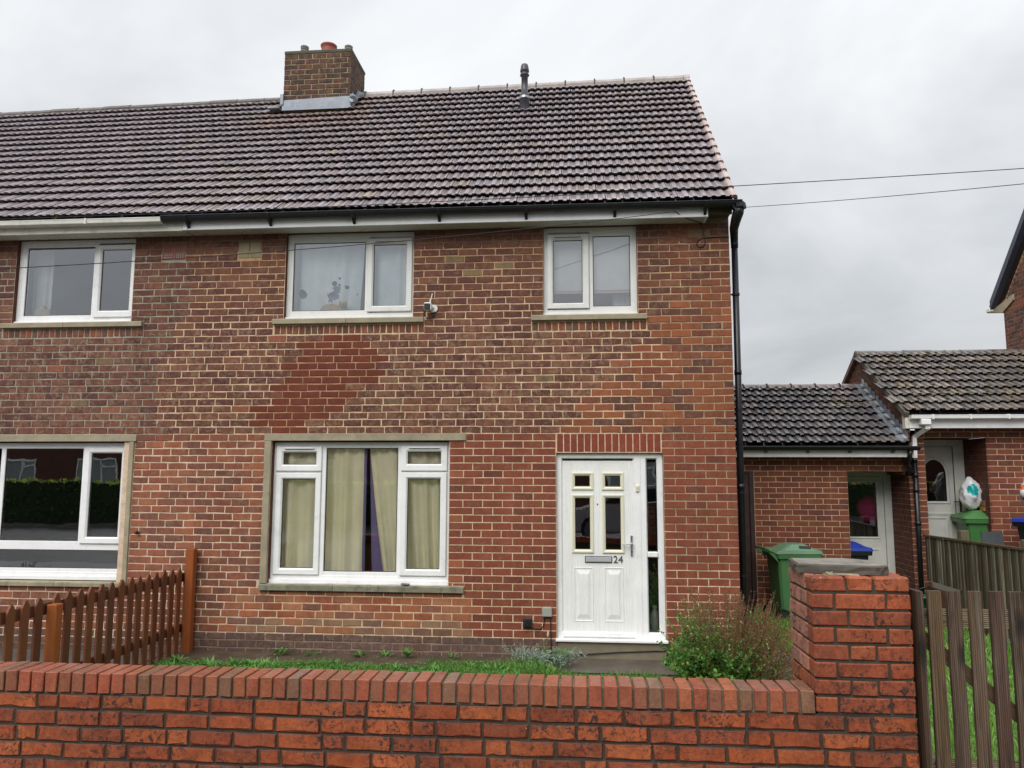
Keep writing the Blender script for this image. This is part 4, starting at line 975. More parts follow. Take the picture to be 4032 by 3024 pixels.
# verge of the taller roof
for (R, s_) in ((OR2, 1),):
    m = MB(); 
    m.add([R.P(4.735, -0.02, -0.06), R.P(4.80, -0.02, -0.06), R.P(4.80, R.L, -0.06), R.P(4.735, R.L, -0.06), R.P(4.735, -0.02, 0.02), R.P(4.80, -0.02, 0.02), R.P(4.80, R.L, 0.02), R.P(4.735, R.L, 0.02)], [(0, 3, 2, 1), (4, 5, 6, 7), (0, 1, 5, 4), (3, 7, 6, 2), (0, 4, 7, 3)], C(112, 106, 94))
    yr, zr = R.P(0, R.L, 0)[1:]; 
    m.add([(4.735, yr, zr - 0.07), (4.735, yr, zr + 0.02), (4.735, yr + 1.75, zr - 1.08), (4.735, yr + 1.75, zr - 1.17), (4.80, yr, zr - 0.07), (4.80, yr, zr + 0.02), (4.80, yr + 1.75, zr - 1.08), (4.80, yr + 1.75, zr - 1.17)], [(0, 1, 2, 3), (1, 5, 6, 2), (0, 3, 7, 4)], C(120, 96, 84))
    m.build('verge', 'oldstone', dk2)
# stepped lead flashing between low roof and taller gable
m = MB(); steps = 12; LD = C(140, 148, 158)
for i in range(steps):
    d0, d1 = OR1.L * (0.02 + 0.96 * i / steps), OR1.L * (0.02 + 0.96 * (i + 1) / steps)
    p0, p1 = Vector(OR1.P(4.785, d0, 0.03)), Vector(OR1.P(4.785, d1, 0.03))
    w0 = 0.13; j0, j1 = RNG.uniform(-.012, .012), RNG.uniform(-.012, .012)
    a = Vector(OR1.P(4.785 - w0 + j0, d0, 0.042)); b = Vector(OR1.P(4.785 - w0 + j1, d1, 0.042 + RNG.uniform(0, .012)))
    mid0 = Vector(OR1.P(4.75, d0, 0.055)); mid1 = Vector(OR1.P(4.75, d1, 0.055))
    m.add([tuple(a), tuple(mid0), tuple(mid1), tuple(b)], [(0, 1, 2, 3)], jit(LD, 0.15)); m.add([tuple(mid0), (4.785, p0.y, p0.z + .03), (4.785, p1.y, p1.z + .03), tuple(mid1)], [(0, 1, 2, 3)], jit(C(200, 206, 212), 0.1))
    m.add([(4.785, p0.y, p0.z + 0.03), (4.785, p1.y, p1.z + 0.03), (4.785, p1.y - 0.01, p1.z + 0.12), (4.785, p0.y + 0.02, p0.z + 0.17)], [(0, 1, 2, 3)], jit(LD, 0.12))
m.build('flashing', 'lead', out1)
# eaves
m = MB(); m.cbox(1.80, 4.85, 2.95, 2.975, 2.258, 2.385, W, 0.003); m.build('fascia', 'upvc', out1)
m = MB(); m.box(1.80, 4.85, 2.975, OY + 0.01, 2.262, 2.275, C(90, 66, 54)); m.build('soffit', 'oldupvc', out1)
gutter(out1, 1.85, 4.90, 2.885, 2.412, 0.064, BKC, 'black', bracket=0.6, bdrop=0.03)
m = MB(); m.cbox(4.81, 9.2, 2.95, 2.975, 2.676, 2.85, W, 0.003); m.build('fascia', 'upvc', out2)
m = MB(); m.box(4.81, 9.2, 2.975, OY + .01, 2.68, 2.695, C(110, 100, 90)); m.cbox(4.755, 4.81, 2.955, 3.06, 2.672, 2.90, C(216, 212, 200), 0.004); m.build('soffit', 'oldupvc', out2)
gutter(out2, 4.80, 9.2, 2.89, 2.863, 0.054, W, 'upvc', square=True, bracket=0.52)
m = MB(); m.cbox(4.93, 5.07, 2.83, 2.955, 2.72, 2.80, W, 0.01)
def sqpipe(m, path, w, col):
    for (p, q) in zip(path, path[1:]):
        p, q = Vector(p), Vector(q); d = (q - p).normalized(); a = YV; b = d.cross(a).normalized()
        vs = [tuple(e + a * (w * i) + b * (w * j)) for e in (p - d * w * 0.35, q + d * w * .35) for i, j in ((-1, -1), (1, -1), (1, 1), (-1, 1))]
        m.add(vs, [(0, 1, 2, 3), (4, 7, 6, 5), (0, 4, 5, 1), (1, 5, 6, 2), (2, 6, 7, 3), (3, 7, 4, 0)], col)
sqpipe(m, [(5.03, 2.90, 2.80), (5.03, 2.90, 2.67), (4.94, 3.14, 2.56), (4.935, 3.15, 2.24)], 0.030, W); m.cbox(4.898, 4.972, 3.11, 3.19, 2.40, 2.44, W, 0.004); m.build('downpipe', 'upvc', out2)
m = MB(); m.tube([(4.935, 3.15, 2.245), (4.93, 3.15, -0.05)], 0.036, BKC, 14)
m.tube([(4.78, 2.90, 2.36), (4.78, 2.93, 2.26), (4.785, 3.05, 2.17), (4.84, 3.12, 2.08), (4.93, 3.15, 2.00)], 0.034, BKC, 12)
for z_ in (2.0, 1.78, 1.3, 2.22): m.tube([(4.933, 3.15, z_ - 0.03), (4.933, 3.15, z_ + 0.03)], 0.043, BKC, 14)
m.build('downpipe', 'black', out1, True)
# doors of the outhouses
DY = OY + 0.70
WD = C(222, 222, 214, 0.86)
m = MB(); rect_sheet(m, Vector((0, DY, 0)), XV, ZV, 3.95, 4.75, 0.02, 1.975, [(4.06, 4.64, 1.043, 1.885)], lambda u, v: WD, 3); m.cbox(4.752, 4.862, DY - 0.03, DY + 0.03, 0.0, 2.05, WD, 0.005); m.cbox(3.95, 4.76, DY - 0.03, DY + 0.03, 1.98, 2.05, WD, 0.005)
m.ring(4.04, 4.665, 1.018, 1.91, 0.026, DY - 0.012, DY + 0.01, WD, 0.014, 0.01); m.ring(4.10, 4.36, 0.2, 0.86, 0.03, DY - 0.01, DY + 0.004, WD, 0.016, 0.008); m.ring(4.40, 4.66, 0.2, 0.86, 0.03, DY - 0.01, DY + 0.004, WD, 0.016, 0.008); m.box(3.95, 4.75, DY - .012, DY + .01, 1.976, 1.981, BK); m.box(4.748, 4.752, DY - .008, DY + .01, .02, 1.976, C(120, 120, 116))
d1 = m.build('door', 'paint', out1); glaze(d1, 4.06, 4.642, 1.04, 1.888, DY + 0.01, 'frost')
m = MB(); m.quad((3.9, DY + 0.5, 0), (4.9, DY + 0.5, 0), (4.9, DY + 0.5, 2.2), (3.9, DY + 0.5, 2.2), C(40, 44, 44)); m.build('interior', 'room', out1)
m = MB()
arch = [(5.36, 1.596), (5.70, 1.596), (5.70, 2.0)] + [(5.53 + 0.17 * math.cos(a), 2.0 + 0.24 * math.sin(a)) for a in [math.pi * i / 10 for i in range(1, 10)]] + [(5.36, 2.0)]
def annulus(m, inner, grow, y0, y1, col):
    cxm, czm = 5.53, 1.9; n = len(inner)
    outr = [(cxm + (a - cxm) * (1 + grow / 0.17), czm + (b - czm) * (1 + grow / 0.33)) for a, b in inner]
    vs = [(a, y0, b) for a, b in inner] + [(a, y0 - 0.012, b) for a, b in [(cxm + (p - cxm) * (1 + grow * .5 / 0.17), czm + (q - czm) * (1 + grow * .5 / 0.33)) for p, q in inner]] + [(a, y1, b) for a, b in outr]
    m.add(vs, [(k_ * n + i, k_ * n + (i + 1) % n, (k_ + 1) * n + (i + 1) % n, (k_ + 1) * n + i) for k_ in range(2) for i in range(n)], col)
rect_sheet(m, Vector((0, DY, 0)), XV, ZV, 5.10, 5.815, 0.43, 2.44, [], lambda u, v: WD, 3)
annulus(m, arch, 0.05, DY - 0.004, DY - 0.001, WD)
m.cbox(5.82, 5.976, DY - 0.03, DY + 0.03, 0.42, 2.548, WD, 0.005); m.cbox(5.10, 5.82, DY - 0.03, DY + 0.03, 2.445, 2.548, WD, 0.005); m.box(5.10, 5.815, DY - .012, DY + .01, 2.438, 2.446, BK); m.box(5.813, 5.821, DY - .012, DY + .01, .43, 2.44, BK)
m.ring(5.2, 5.76, 0.55, 1.42, 0.05, DY - 0.012, DY + 0.003, WD, 0.03, 0.01); m.ring(5.27, 5.69, 0.62, 1.35, 0.03, DY - 0.012, DY + 0.003, WD, 0.016, 0.01)
d2 = m.build('door', 'paint', out2)
m = MB(); m.add([(a, DY - 0.003, b) for a, b in arch], [tuple(range(len(arch)))], (0.02, 0.022, 0.022)); m.build('arched_pane', mat_glass('arch_glass', 0.12, (0.05, 0.055, 0.055, 1)), d2)
m = MB(); m.add([(a, DY + 0.0005 - 0.0025, b) for a, b in arch], [tuple(range(len(arch)))], C(34, 36, 36)); m.build('pane_backing', 'room', d2)
m = MB(); m.cbox(5.86, 5.89, DY - 0.045, DY - 0.03, 1.41, 1.66, C(160, 130, 76), 0.004); m.tube([(5.875, DY - 0.05, 1.595), (5.875, DY - 0.08, 1.595), (5.76, DY - 0.08, 1.592)], 0.009, C(170, 140, 90), 8); m.build('handle', 'metal', d2)
# pink thing seen through the low door
o = MB(); o.blob(4.62, DY + 0.22, 1.45, 0.22, 0.1, 0.22, C(190, 40, 110), 0.3, 4, 14, 10); tag(o.build('coat', 'cloth', None, True), 'blurred magenta coat seen through the dark glass of the outhouse door', 'coat')
# dark brown side door between house and outhouse
sdr = thing('side_door', (2.2, OY, 0), 'tall dark brown wooden side door with peeling paint between house and outhouse', 'door')
for i in range(5):
    m = MB(); x_ = 1.77 + i * 0.155; m.cbox(x_, x_ + 0.152, OY + 0.0, OY + 0.03, 0.03, 2.02, jit(C(70, 46, 44), 0.08), 0.004); m.build('board', 'brownpaint', sdr)
m = MB(); m.cbox(2.548, 2.612, OY - 0.02, OY + 0.08, 0.0, 2.05, C(64, 42, 40), 0.004); m.cbox(1.76, 2.548, OY - 0.02, OY + 0.06, 2.02, 2.052, C(64, 42, 40), 0.004); m.box(2.612, 2.618, OY - 0.015, OY + 0.02, 0.0, 2.05, C(150, 136, 126)); m.build('door_frame', 'brownpaint', sdr)

# ------------------------------------------------------------------ next house on the right: gable end
right = thing('brick_house', (9.0, 5.2, 0.4), 'tall brick gable end with dark bargeboard rising at far right edge behind the mossy roof', 'house')
m = MB(); RX = 9.0
m.add([(RX + 0.006, 2.1, 0), (RX + 0.006, 8.13, 0), (RX + 0.006, 8.13, 5.62), (RX + 0.006, 5.1, 8.7), (RX + 0.006, 2.1, 5.62)], [(0, 1, 2, 3, 4)], C(166, 140, 108)); m.quad((RX, 2.1, 0), (15, 2.1, 0), (15, 2.1, 5.7), (RX, 2.1, 5.7), C(130, 78, 62)); m.quad((RX, 8.13, 0), (15, 8.13, 0), (15, 8.13, 5.7), (RX, 8.13, 5.7), C(130, 78, 62)); m.build('wall', 'mortar', right)
lst = []; k = 0
while 3.9 + k * 0.0833 < 7.6:
    za, zb = 3.9 + k * 0.0833, 3.9 + k * 0.0833 + 0.072; yhi = 8.13 if zb < 5.62 else 8.13 - (zb - 5.62) / 1.016
    y = yhi if zb < 5.62 else 8.13; y -= 0.112 if k % 2 else 0
    if k % 2 and zb < 5.62: 
        mb = MB(); brick_face(mb, Vector((RX, 0, 0)), YV, ZV, -XV, 8.03, 8.13, za, zb, jit(C(120, 76, 66), 0.1), 0.5, 0.004, 0.003, 0.03, 1); lst.append((0, mb))
    while y > 4.6:
        a, b = y - 0.215, min(y, yhi)
        if b - a > 0.03:
            v = RNG.random(); col = jit([C(128, 78, 66), C(108, 68, 62), C(152, 86, 66), C(92, 64, 62)][int(v * 4)], 0.1)
            mb = MB(); brick_face(mb, Vector((RX, 0, 0)), YV, ZV, -XV, a, b, za, zb, col, 0.6, 0.004, 0.003, 0.03, 1); lst.append((-y, mb))
        y -= 0.226
    k += 1
place_pieces(lst, 'brick', 'brick', right, 250, 'brickwork')
m = MB(); 
def slope(y): return 5.58 + (8.46 - y) * 1.035
for (dx0, dx1, t0, t1, col) in ((-0.10, 0.02, -0.02, 0.16, C(74, 78, 92)),):
    m.add([(RX + dx0, 8.46, slope(8.46) + t0), (RX + dx0, 5.1, slope(5.1) + t0), (RX + dx0, 5.1, slope(5.1) + t1), (RX + dx0, 8.46, slope(8.46) + t1), (RX + dx1, 8.46, slope(8.46) + t0), (RX + dx1, 5.1, slope(5.1) + t0), (RX + dx1, 5.1, slope(5.1) + t1), (RX + dx1, 8.46, slope(8.46) + t1)], [(0, 1, 2, 3), (3, 2, 6, 7), (0, 4, 5, 1), (0, 3, 7, 4)], col)
m.build('bargeboard', 'paint', right)
m = MB(); m.quad((RX - .1, 8.5, 5.62), (15, 8.5, 5.62), (15, 5.1, 9.2), (RX - .1, 5.1, 9.2), C(90, 80, 78)); m.quad((RX - .1, 1.8, 5.62), (15, 1.8, 5.62), (15, 5.1, 9.2), (RX - .1, 5.1, 9.2), C(90, 80, 78)); m.build('roof', 'oldtile', right)
m = MB(); m.prism([(8.13, 5.42), (8.46, 5.50), (8.46, 5.56), (7.7, 5.72), (7.7, 5.60)], 'x', RX - 0.03, RX + 0.03, C(188, 174, 146)); m.build('eaves_corbel', 'stone', right)
m = MB(); m.cbox(RX - 0.12, 14, 8.46, 8.60, 5.50, 5.60, C(230, 230, 226, 0.9), 0.02); m.build('gutter', 'upvc', right)
m = MB(); m.box(RX - 0.004, RX + 0.02, 7.02, 7.24, 5.52, 5.69, C(120, 64, 52))
for i in range(4): m.box(RX - 0.006, RX, 7.04, 7.22, 5.545 + i * 0.035, 5.552 + i * 0.035, C(50, 28, 24))
m.build('air_brick', 'terracotta', right)

# ================================================================== GARDEN WALL AND PILLAR
WY = -4.65
gw = thing('garden_wall', (-1.0, WY + 0.05, 0.4), 'low orange red front wall with brick on edge coping and dark mortar', 'wall')
m = MB(); DM = C(74, 67, 58)
m.box(-3.8, 1.625, WY + 0.008, WY + 0.2, -0.05, 0.83, DM); m.box(-3.8, 1.145, WY + 0.012, WY + 0.17, 0.83, 0.930, C(116, 106, 90)); m.build('mortar_core', 'mortar', gw)
SB = [C(176, 90, 48), C(168, 84, 46), C(160, 78, 44), C(156, 78, 48), C(180, 94, 52), C(148, 74, 44)]
ck = 0.0827; S, H, J = 0.2275, 0.1095, 0.0115; per = 3 * (S + J) + (H + J)
r_ = 0
while True:
    zt = 0.826 - r_ * ck; zb = zt - ck + 0.012
    if zt < 0.1: break
    x = 1.150 - {0: 0.30, 1: 0.52}[r_ % 2] + per
    seq = 0
    x = -3.9 + (0.17 if r_ % 2 == 0 else 0.58) - (0.05 * (r_ % 3))
    i = 0
    while x < 1.60:
        ln = H if i % 4 == 0 else S
        ln += RNG.uniform(-0.003, 0.003); b = min(x + ln, 1.630); i += 1
        if 1.630 - b < 0.06: b = 1.630
        if b > -3.75 and b - x > 0.03:
            mb = MB(); brick_face(mb, Vector((0, WY, 0)), XV, ZV, -YV, x, b, zb + RNG.uniform(-.002, .002), zt + RNG.uniform(-.002, .002), jit(SB[RNG.randrange(6)], 0.09), 0.8, 0.0045, 0.0028, 0.06, 2, RNG.uniform(-0.002, 0.002), chip=0.4, arris=0.45)
            mb.build('brick', 'wallbrick', gw)
        x += ln + J
    r_ += 1
CB = [C(160, 94, 66), C(150, 90, 66), C(168, 96, 64), C(140, 98, 74), C(166, 88, 62), C(154, 86, 60)]
x = 1.148
while x > -3.75:
    wdt = 0.0625 + RNG.uniform(-0.002, 0.002); t_ = RNG.uniform(-0.0025, 0.0025)
    mb = MB(); mb.cbox(x - wdt, x, WY - 0.004 + RNG.uniform(-.002, .002), WY + 0.195 + RNG.uniform(-.003, .003), 0.838 + RNG.uniform(-.002, .002), 0.942 + RNG.uniform(-.002, .002), jit(CB[RNG.randrange(6)], 0.09), 0.0035, 0.0022, 0.7)
    mb.build('coping_brick', 'coping', gw); x -= wdt + 0.0121
pil = thing('gate_pillar', (1.39, -4.43, 0.4), 'square red brick gate pillar topped by a loose grey stone slab', 'pillar')
px0, px1, py0, py1 = 1.157, 1.630, WY, WY + 0.43
m = MB(); m.box(px0 + 0.009, px1 - 0.009, py0 + 0.009, py1 - 0.009, 0.831, 1.470, DM); m.build('mortar_core', 'mortar', pil)
PB = [C(176, 88, 50), C(168, 84, 50), C(160, 80, 50), C(154, 78, 50), C(178, 94, 58)]
r_ = 0
while True:
    zt = 1.492 - r_ * 0.0826; zb = zt - 0.0706
    if zb < 0.82: break
    jg = 0.012; top = r_ == 0
    if r_ % 2 == 0: fr = [0.167, 0.115, 0.167]
    else: fr = [0.103, 0.237, 0.109]
    tot = sum(fr); x = px0; sc = (px1 - px0 - 2 * jg) / tot
    e = lambda: RNG.uniform(-0.002, 0.002)
    for i, l_ in enumerate(fr):
        mb = MB(); l_ *= sc; mb.cbox(x + e() * 0.5, x + l_ + e() * 0.5, py0 + e(), py0 + 0.105, zb + e(), zt + e(), jit(PB[RNG.randrange(5)], 0.09), 0.005 if not top else 0.009, 0.004 if top else 0.0025, 0.8)
        mb.build('brick', 'wallbrick', pil); x += l_ + jg
    for (xa, xb, pk) in ((px0, px0 + 0.105, 1), (px1 - 0.105, px1, 0)):
        y = py0 + 0.105 + jg
        for l_ in ([0.105, 0.196] if r_ % 2 else [0.2, 0.1]):
            b = min(y + l_, py1)
            if b - y > 0.03:
                mb = MB(); cc = jit(PB[RNG.randrange(5)], 0.08); cc = mixc(cc, C(196, 160, 146), 0.40) if pk and zt > 1.0 else cc
                mb.cbox(xa + e(), xb + e(), y, b, zb + e(), zt + e(), cc, 0.005, 0.0025, 0.6); mb.build('brick', 'wallbrick', pil)
            y = b + jg
    r_ += 1
m = MB(); 
for (pts, z0, z1) in (([(1.135, -4.50), (1.50, -4.575), (1.575, -4.54), (1.57, -4.28), (1.46, -4.20), (1.16, -4.22)], 1.494, 1.541),):
    n = len(pts); cxm = sum(p[0] for p in pts) / n; cym = sum(p[1] for p in pts) / n
    # subdivide outline for a broken edge
    op = []
    for i in range(n):
        a, b = pts[i], pts[(i + 1) % n]
        for t_ in range(5):
            op.append((a[0] + (b[0] - a[0]) * t_ / 5 + RNG.uniform(-.006, .006), a[1] + (b[1] - a[1]) * t_ / 5 + RNG.uniform(-.006, .006)))
    n = len(op)
    L = [[(a, b, z0) for a, b in op], [(a + RNG.uniform(-.006, .004), b + RNG.uniform(-.004, .006), (z0 + z1) / 2 + RNG.uniform(-.008, .008)) for a, b in op], [(a, b, z1 - .008) for a, b in op], [(cxm + (a - cxm) * .96, cym + (b - cym) * .96, z1) for a, b in op]]
    vs = [p for r in L for p in r]
    m.add(vs, [(k_ * n + i, k_ * n + (i + 1) % n, (k_ + 1) * n + (i + 1) % n, (k_ + 1) * n + i) for k_ in range(3) for i in range(n)], C(88, 82, 72)); m.add([vs[3 * n + i] for i in range(n)], [tuple(range(n))], C(144, 138, 128))
m.build('cap_slab', 'slab', pil)
m = MB(); m.cbox(1.30, 1.41, -4.60, -4.50, 1.488, 1.500, C(166, 150, 124), 0.004, 0.003); m.blob(1.27, -4.57, 1.495, 0.03, 0.03, 0.014, C(150, 140, 110), 0.6, 2); m.build('mortar_bed', 'slab', pil)

# ================================================================== GATE
gate = thing('wooden_gate', (2.05, -4.6, 0.4), 'weathered brown wooden picket gate with flat topped slats beside brick pillar', 'gate')
GC = [C(118, 94, 68), C(108, 86, 70), C(118, 96, 76), C(100, 74, 60), C(106, 86, 68), C(112, 88, 66), C(106, 86, 68)]
def slat(x0, x1, y0, y1, z0, z1, col, nm, par, mat, tip=0.0):
    n = 5; vs = []; m = MB(); L = []
    wob = [RNG.uniform(-0.002, 0.002) for _ in range(n + 1)]
    for i in range(n + 1):
        z = z0 + (z1 - z0) * i / n; d = wob[i] if 0 < i < n else 0
        L.append([(x0 + d, y0, z), (x1 + d, y0, z), (x1 + d, y1, z), (x0 + d, y1, z)])
    cxm = (x0 + x1) / 2; cym = (y0 + y1) / 2
    # own local origin so that the grain follows each board
    vs = [(p[0] - cxm, p[1] - cym, p[2] - z0) for r in L for p in r]
    off = RNG.uniform(0, 30)
    m.add(vs, [(k_ * 4 + i, k_ * 4 + (i + 1) % 4, (k_ + 1) * 4 + (i + 1) % 4, (k_ + 1) * 4 + i) for k_ in range(n) for i in range(4)] + [(0, 3, 2, 1), (n * 4, n * 4 + 1, n * 4 + 2, n * 4 + 3)], col)
    # shift mesh along its own z by an offset to vary the grain
    m.v = [(a + off * 0.37, b, c_ + off) for a, b, c_ in m.v]
    o = m.build(nm, mat, None); o.location = (cxm - off * 0.37, cym, z0 - off); attach(o, par); return o
slat(1.656, 1.686, -4.66, -4.56, -0.0, 1.430, C(92, 70, 52), 'hanging_stile', gate, 'gate')
for i, (a, b) in enumerate(((1.719, 1.783), (1.811, 1.876), (1.913, 1.974), (2.013, 2.077), (2.106, 2.171), (2.204, 2.268), (2.30, 2.365))):
    slat(a, b, -4.632 + RNG.uniform(-.002, .002), -4.610, 0.42, 1.430, GC[i], 'picket', gate, 'gate')
def plank(p, q, w, t, col, nm, par, mat, y):
    p, q = Vector(p), Vector(q); ln = (q - p).length; d = (q - p).normalized(); off = RNG.uniform(0, 20)
    m = MB(); m.box(-w / 2, w / 2, -t / 2, t / 2, off, off + ln, col); o = m.build(nm, mat, None)
    zx = d; yx = YV; xx = yx.cross(zx).normalized(); yx = zx.cross(xx)
    mt = Matrix(((xx.x, yx.x, zx.x, 0), (xx.y, yx.y, zx.y, 0), (xx.z, yx.z, zx.z, 0), (0, 0, 0, 1))); mt.translation = p - d * off
    o.matrix_basis = mt; attach(o, par); return o
plank((1.69, -4.585, 1.292), (2.5, -4.585, 1.292), 0.088, 0.035, C(164, 146, 114), 'rail', gate, 'gate', 0)
plank((1.69, -4.585, 0.575), (2.5, -4.585, 0.575), 0.086, 0.035, C(164, 146, 114), 'rail', gate, 'gate', 0)
plank((1.66, -4.575, 1.235), (2.5, -4.575, 0.52), 0.062, 0.03, C(118, 92, 66), 'brace', gate, 'gate', 0)

# ================================================================== PICKET FENCE (left)
pf = thing('picket_fence', (-4.5, -1.5, 0), 'reddish brown stained picket fence running from the brick wall towards the street', 'fence')
FXX = -4.5; FCOL = [C(124, 74, 48), C(114, 68, 46), C(132, 80, 52), C(108, 66, 46)]
def picket(y, z0, z1, col):
    w, t = 0.086, 0.02; off = RNG.uniform(0, 20); tl_ = RNG.uniform(-0.006, 0.006)
    poly = [(-w / 2, z0), (w / 2, z0), (w / 2 + tl_, z1 - 0.055), (0.01 + tl_, z1), (-0.01 + tl_, z1), (-w / 2 + tl_, z1 - 0.055)]
    m = MB(); m.prism([(a, b - z0 + off) for a, b in poly], 'x', -t / 2, t / 2, col)
    o = m.build('picket', 'fence', None); o.location = (FXX, y, z0 - off); attach(o, pf)
ys = [-0.015 - 0.1595 * i for i in range(15)] + [-2.47 - 0.16 * i for i in range(6)]
for i, y in enumerate(ys): picket(y + RNG.uniform(-.006, .006), -0.02 + RNG.uniform(0, .03), 0.945 + 0.012 * min(1, i / 14) * 1.6 + RNG.uniform(-.008, .008), jit(FCOL[RNG.randrange(4)], 0.12))
for (za, zb) in ((0.77, 0.865), (0.21, 0.30)):
    m = MB(); m.box(FXX - 0.045, FXX - 0.012, -3.4, 0.0, za, zb, C(98, 56, 36))
    m.v = [(a, b, c_ + (0.045 if za > .5 else 0.0) * (-b / 2.8)) for a, b, c_ in m.v]; m.build('rail', 'fence', pf)
m = MB(); m.cbox(-4.466, -4.372, -0.12, -0.03, -0.05, 1.145, C(158, 86, 44), 0.006); m.build('post', 'fence', pf)
m = MB(); m.cbox(-4.50, -4.41, -2.37, -2.28, -0.05, 0.893, C(166, 92, 46), 0.006); m.build('post', 'fence', pf)
m = MB(); m.cbox(-4.488, -4.47, -0.075, 0.0, -0.03, 0.27, C(196, 150, 120), 0.004); m.build('spur', 'fence', pf)

# ================================================================== CLOSE-BOARD FENCE (right)
cf = thing('board_fence', (5.0, 1.0, 0), 'grey green weathered close board fence at right behind the wooden gate', 'fence')
y = 3.1; i = 0
while y > -2.2:
    w_ = RNG.uniform(0.085, 0.11); zt = 1.115 + (3.15 - y) * 0.016 + RNG.uniform(-.006, .006); zb = 0.50 if y > 2.1 else 0.03
    off = RNG.uniform(0, 20); m = MB(); col = jit([C(140, 136, 116), C(120, 114, 94), C(158, 154, 132), C(92, 80, 62)][RNG.randrange(4)], 0.12)
    m.add([(0.0, 0, off), (-0.018, -w_, off), (0.004, -w_, off), (0.01, 0, off), (0, 0, off + zt - zb), (-0.018, -w_, off + zt - zb), (0.004, -w_, off + zt - zb), (0.01, 0, off + zt - zb)], [(0, 1, 5, 4), (1, 2, 6, 5), (2, 3, 7, 6), (3, 0, 4, 7), (4, 5, 6, 7), (0, 3, 2, 1)], col)
    o = m.build('board', 'oldwood', None); o.location = (4.995 + RNG.uniform(-.004, .004), y, zb - off); attach(o, cf)
    y -= w_ - 0.012
m = MB(); m.add([(4.97, 3.12, 1.115), (5.04, 3.12, 1.115), (5.04, -2.2, 1.205), (4.97, -2.2, 1.205), (4.97, 3.12, 1.14), (5.04, 3.12, 1.14), (5.04, -2.2, 1.23), (4.97, -2.2, 1.23)], [(0, 1, 2, 3), (4, 7, 6, 5), (0, 4, 5, 1), (0, 3, 7, 4), (1, 5, 6, 2)], C(96, 84, 62)); m.build('capping_rail', 'oldwood', cf)
for yy, zz in ((2.16, 1.27), (0.66, 1.27), (-0.9, 1.27)):
    m = MB(); m.cbox(5.03, 5.14, yy - 0.055, yy + 0.055, 0.35, zz, C(126, 116, 92), 0.006); m.build('post', 'oldwood', cf)

# ================================================================== WHEELIE BINS
def wheelie_bin(loc, rz, body, lid, label, group='wheelie bins by the outhouses', hump=True):
    """local: hinge and wheels at -x, front at +x, width along y"""
    t = thing('wheelie_bin', loc, label, 'wheelie bin', group, True, rz)
    def taper(m, z0, z1, a0, a1, b0, b1, w0, w1, col, c=0.03):
        def sec(a, b, w, z): return [(a + c, -w, z), (b - c, -w, z), (b, -w + c, z), (b, w - c, z), (b - c, w, z), (a + c, w, z), (a, w - c, z), (a, -w + c, z)]
        vs = sec(a0, b0, w0, z0) + sec(a1, b1, w1, z1)
        m.add(vs, [(i, (i + 1) % 8, 8 + (i + 1) % 8, 8 + i) for i in range(8)] + [tuple(range(8))[::-1], tuple(range(8, 16))], col)
    m = MB(); taper(m, 0.06, 0.90, -0.22, -0.27, 0.20, 0.29, 0.20, 0.255, body); m.box(-0.03, -0.022, -0.262, -0.25, 0.70, 0.88, body); m.box(0.11, 0.118, -0.262, -0.25, 0.70, 0.88, body); m.box(-0.03, -0.022, 0.25, 0.262, 0.70, 0.88, body)
    m.box(0.10, 0.2, -0.16, 0.16, 0.02, 0.07, body); o = m.build('body', 'bin', t)
    m = MB(); taper(m, 0.875, 0.935, -0.30, -0.31, 0.33, 0.335, 0.285, 0.29, mixc(body, (0, 0, 0), 0.1)); m.build('rim', 'bin', t)
    m = MB(); taper(m, 0.94, 0.985, -0.33, -0.32, 0.35, 0.33, 0.295, 0.285, lid); taper(m, 0.985, 1.06, -0.22, -0.08, 0.29, 0.15, 0.24, 0.16, lid, 0.04)
    m.cbox(0.33, 0.365, -0.1, 0.1, 0.935, 0.965, lid, 0.01); lo = m.build('lid', 'bin', t)
    if hump:
        m = MB(); m.add([(0.04, -0.218, 1.008), (0.20, -0.224, 1.002), (0.20, -0.196, 1.036), (0.04, -0.186, 1.042)], [(0, 1, 2, 3)], (0.01, 0.012, 0.01)); m.v = [(a, b - 0.004, c_ + 0.003) for a, b, c_ in m.v]; m.build('lid_slot', 'black', lo)
    m = MB(); m.tube([(-0.30, -0.26, 0.95), (-0.40, -0.26, 0.99), (-0.42, -0.2, 1.0), (-0.42, 0.2, 1.0), (-0.40, 0.26, 0.99), (-0.30, 0.26, 0.95)], 0.019, body, 8); 
    for s_ in (-1, 1): m.prism([(-0.27, 0.82), (-0.31, 0.94), (-0.41, 1.0), (-0.40, 0.96)], 'y', s_ * 0.25 - 0.012, s_ * 0.25 + 0.012, body)
    m.build('handle', 'bin', t)
    for s_ in (-1, 1):
        m = MB(); yc = s_ * 0.255
        for r0, r1, w_, col in ((0.10, 0.098, 0.028, (0.012, 0.012, 0.013)), (0.062, 0.058, 0.034, (0.03, 0.03, 0.032))):
            n = 20; vs = [(-0.23 + r0 * math.cos(2 * math.pi * i / n), yc - w_, 0.10 + r0 * math.sin(2 * math.pi * i / n)) for i in range(n)] + [(-0.23 + r0 * math.cos(2 * math.pi * i / n), yc + w_, 0.10 + r0 * math.sin(2 * math.pi * i / n)) for i in range(n)]
            m.add(vs, [(i, (i + 1) % n, n + (i + 1) % n, n + i) for i in range(n)] + [tuple(range(n))[::-1], tuple(range(n, 2 * n))], col)
        m.build('wheel', 'black', t)
    m = MB(); m.tube([(-0.23, -0.26, 0.10), (-0.23, 0.26, 0.10)], 0.012, (0.1, 0.1, 0.1), 8); m.build('axle', 'black', t)
    return t
GB = C(88, 138, 88); GL = C(118, 158, 124); DG = C(38, 40, 44); BL = C(34, 62, 166)
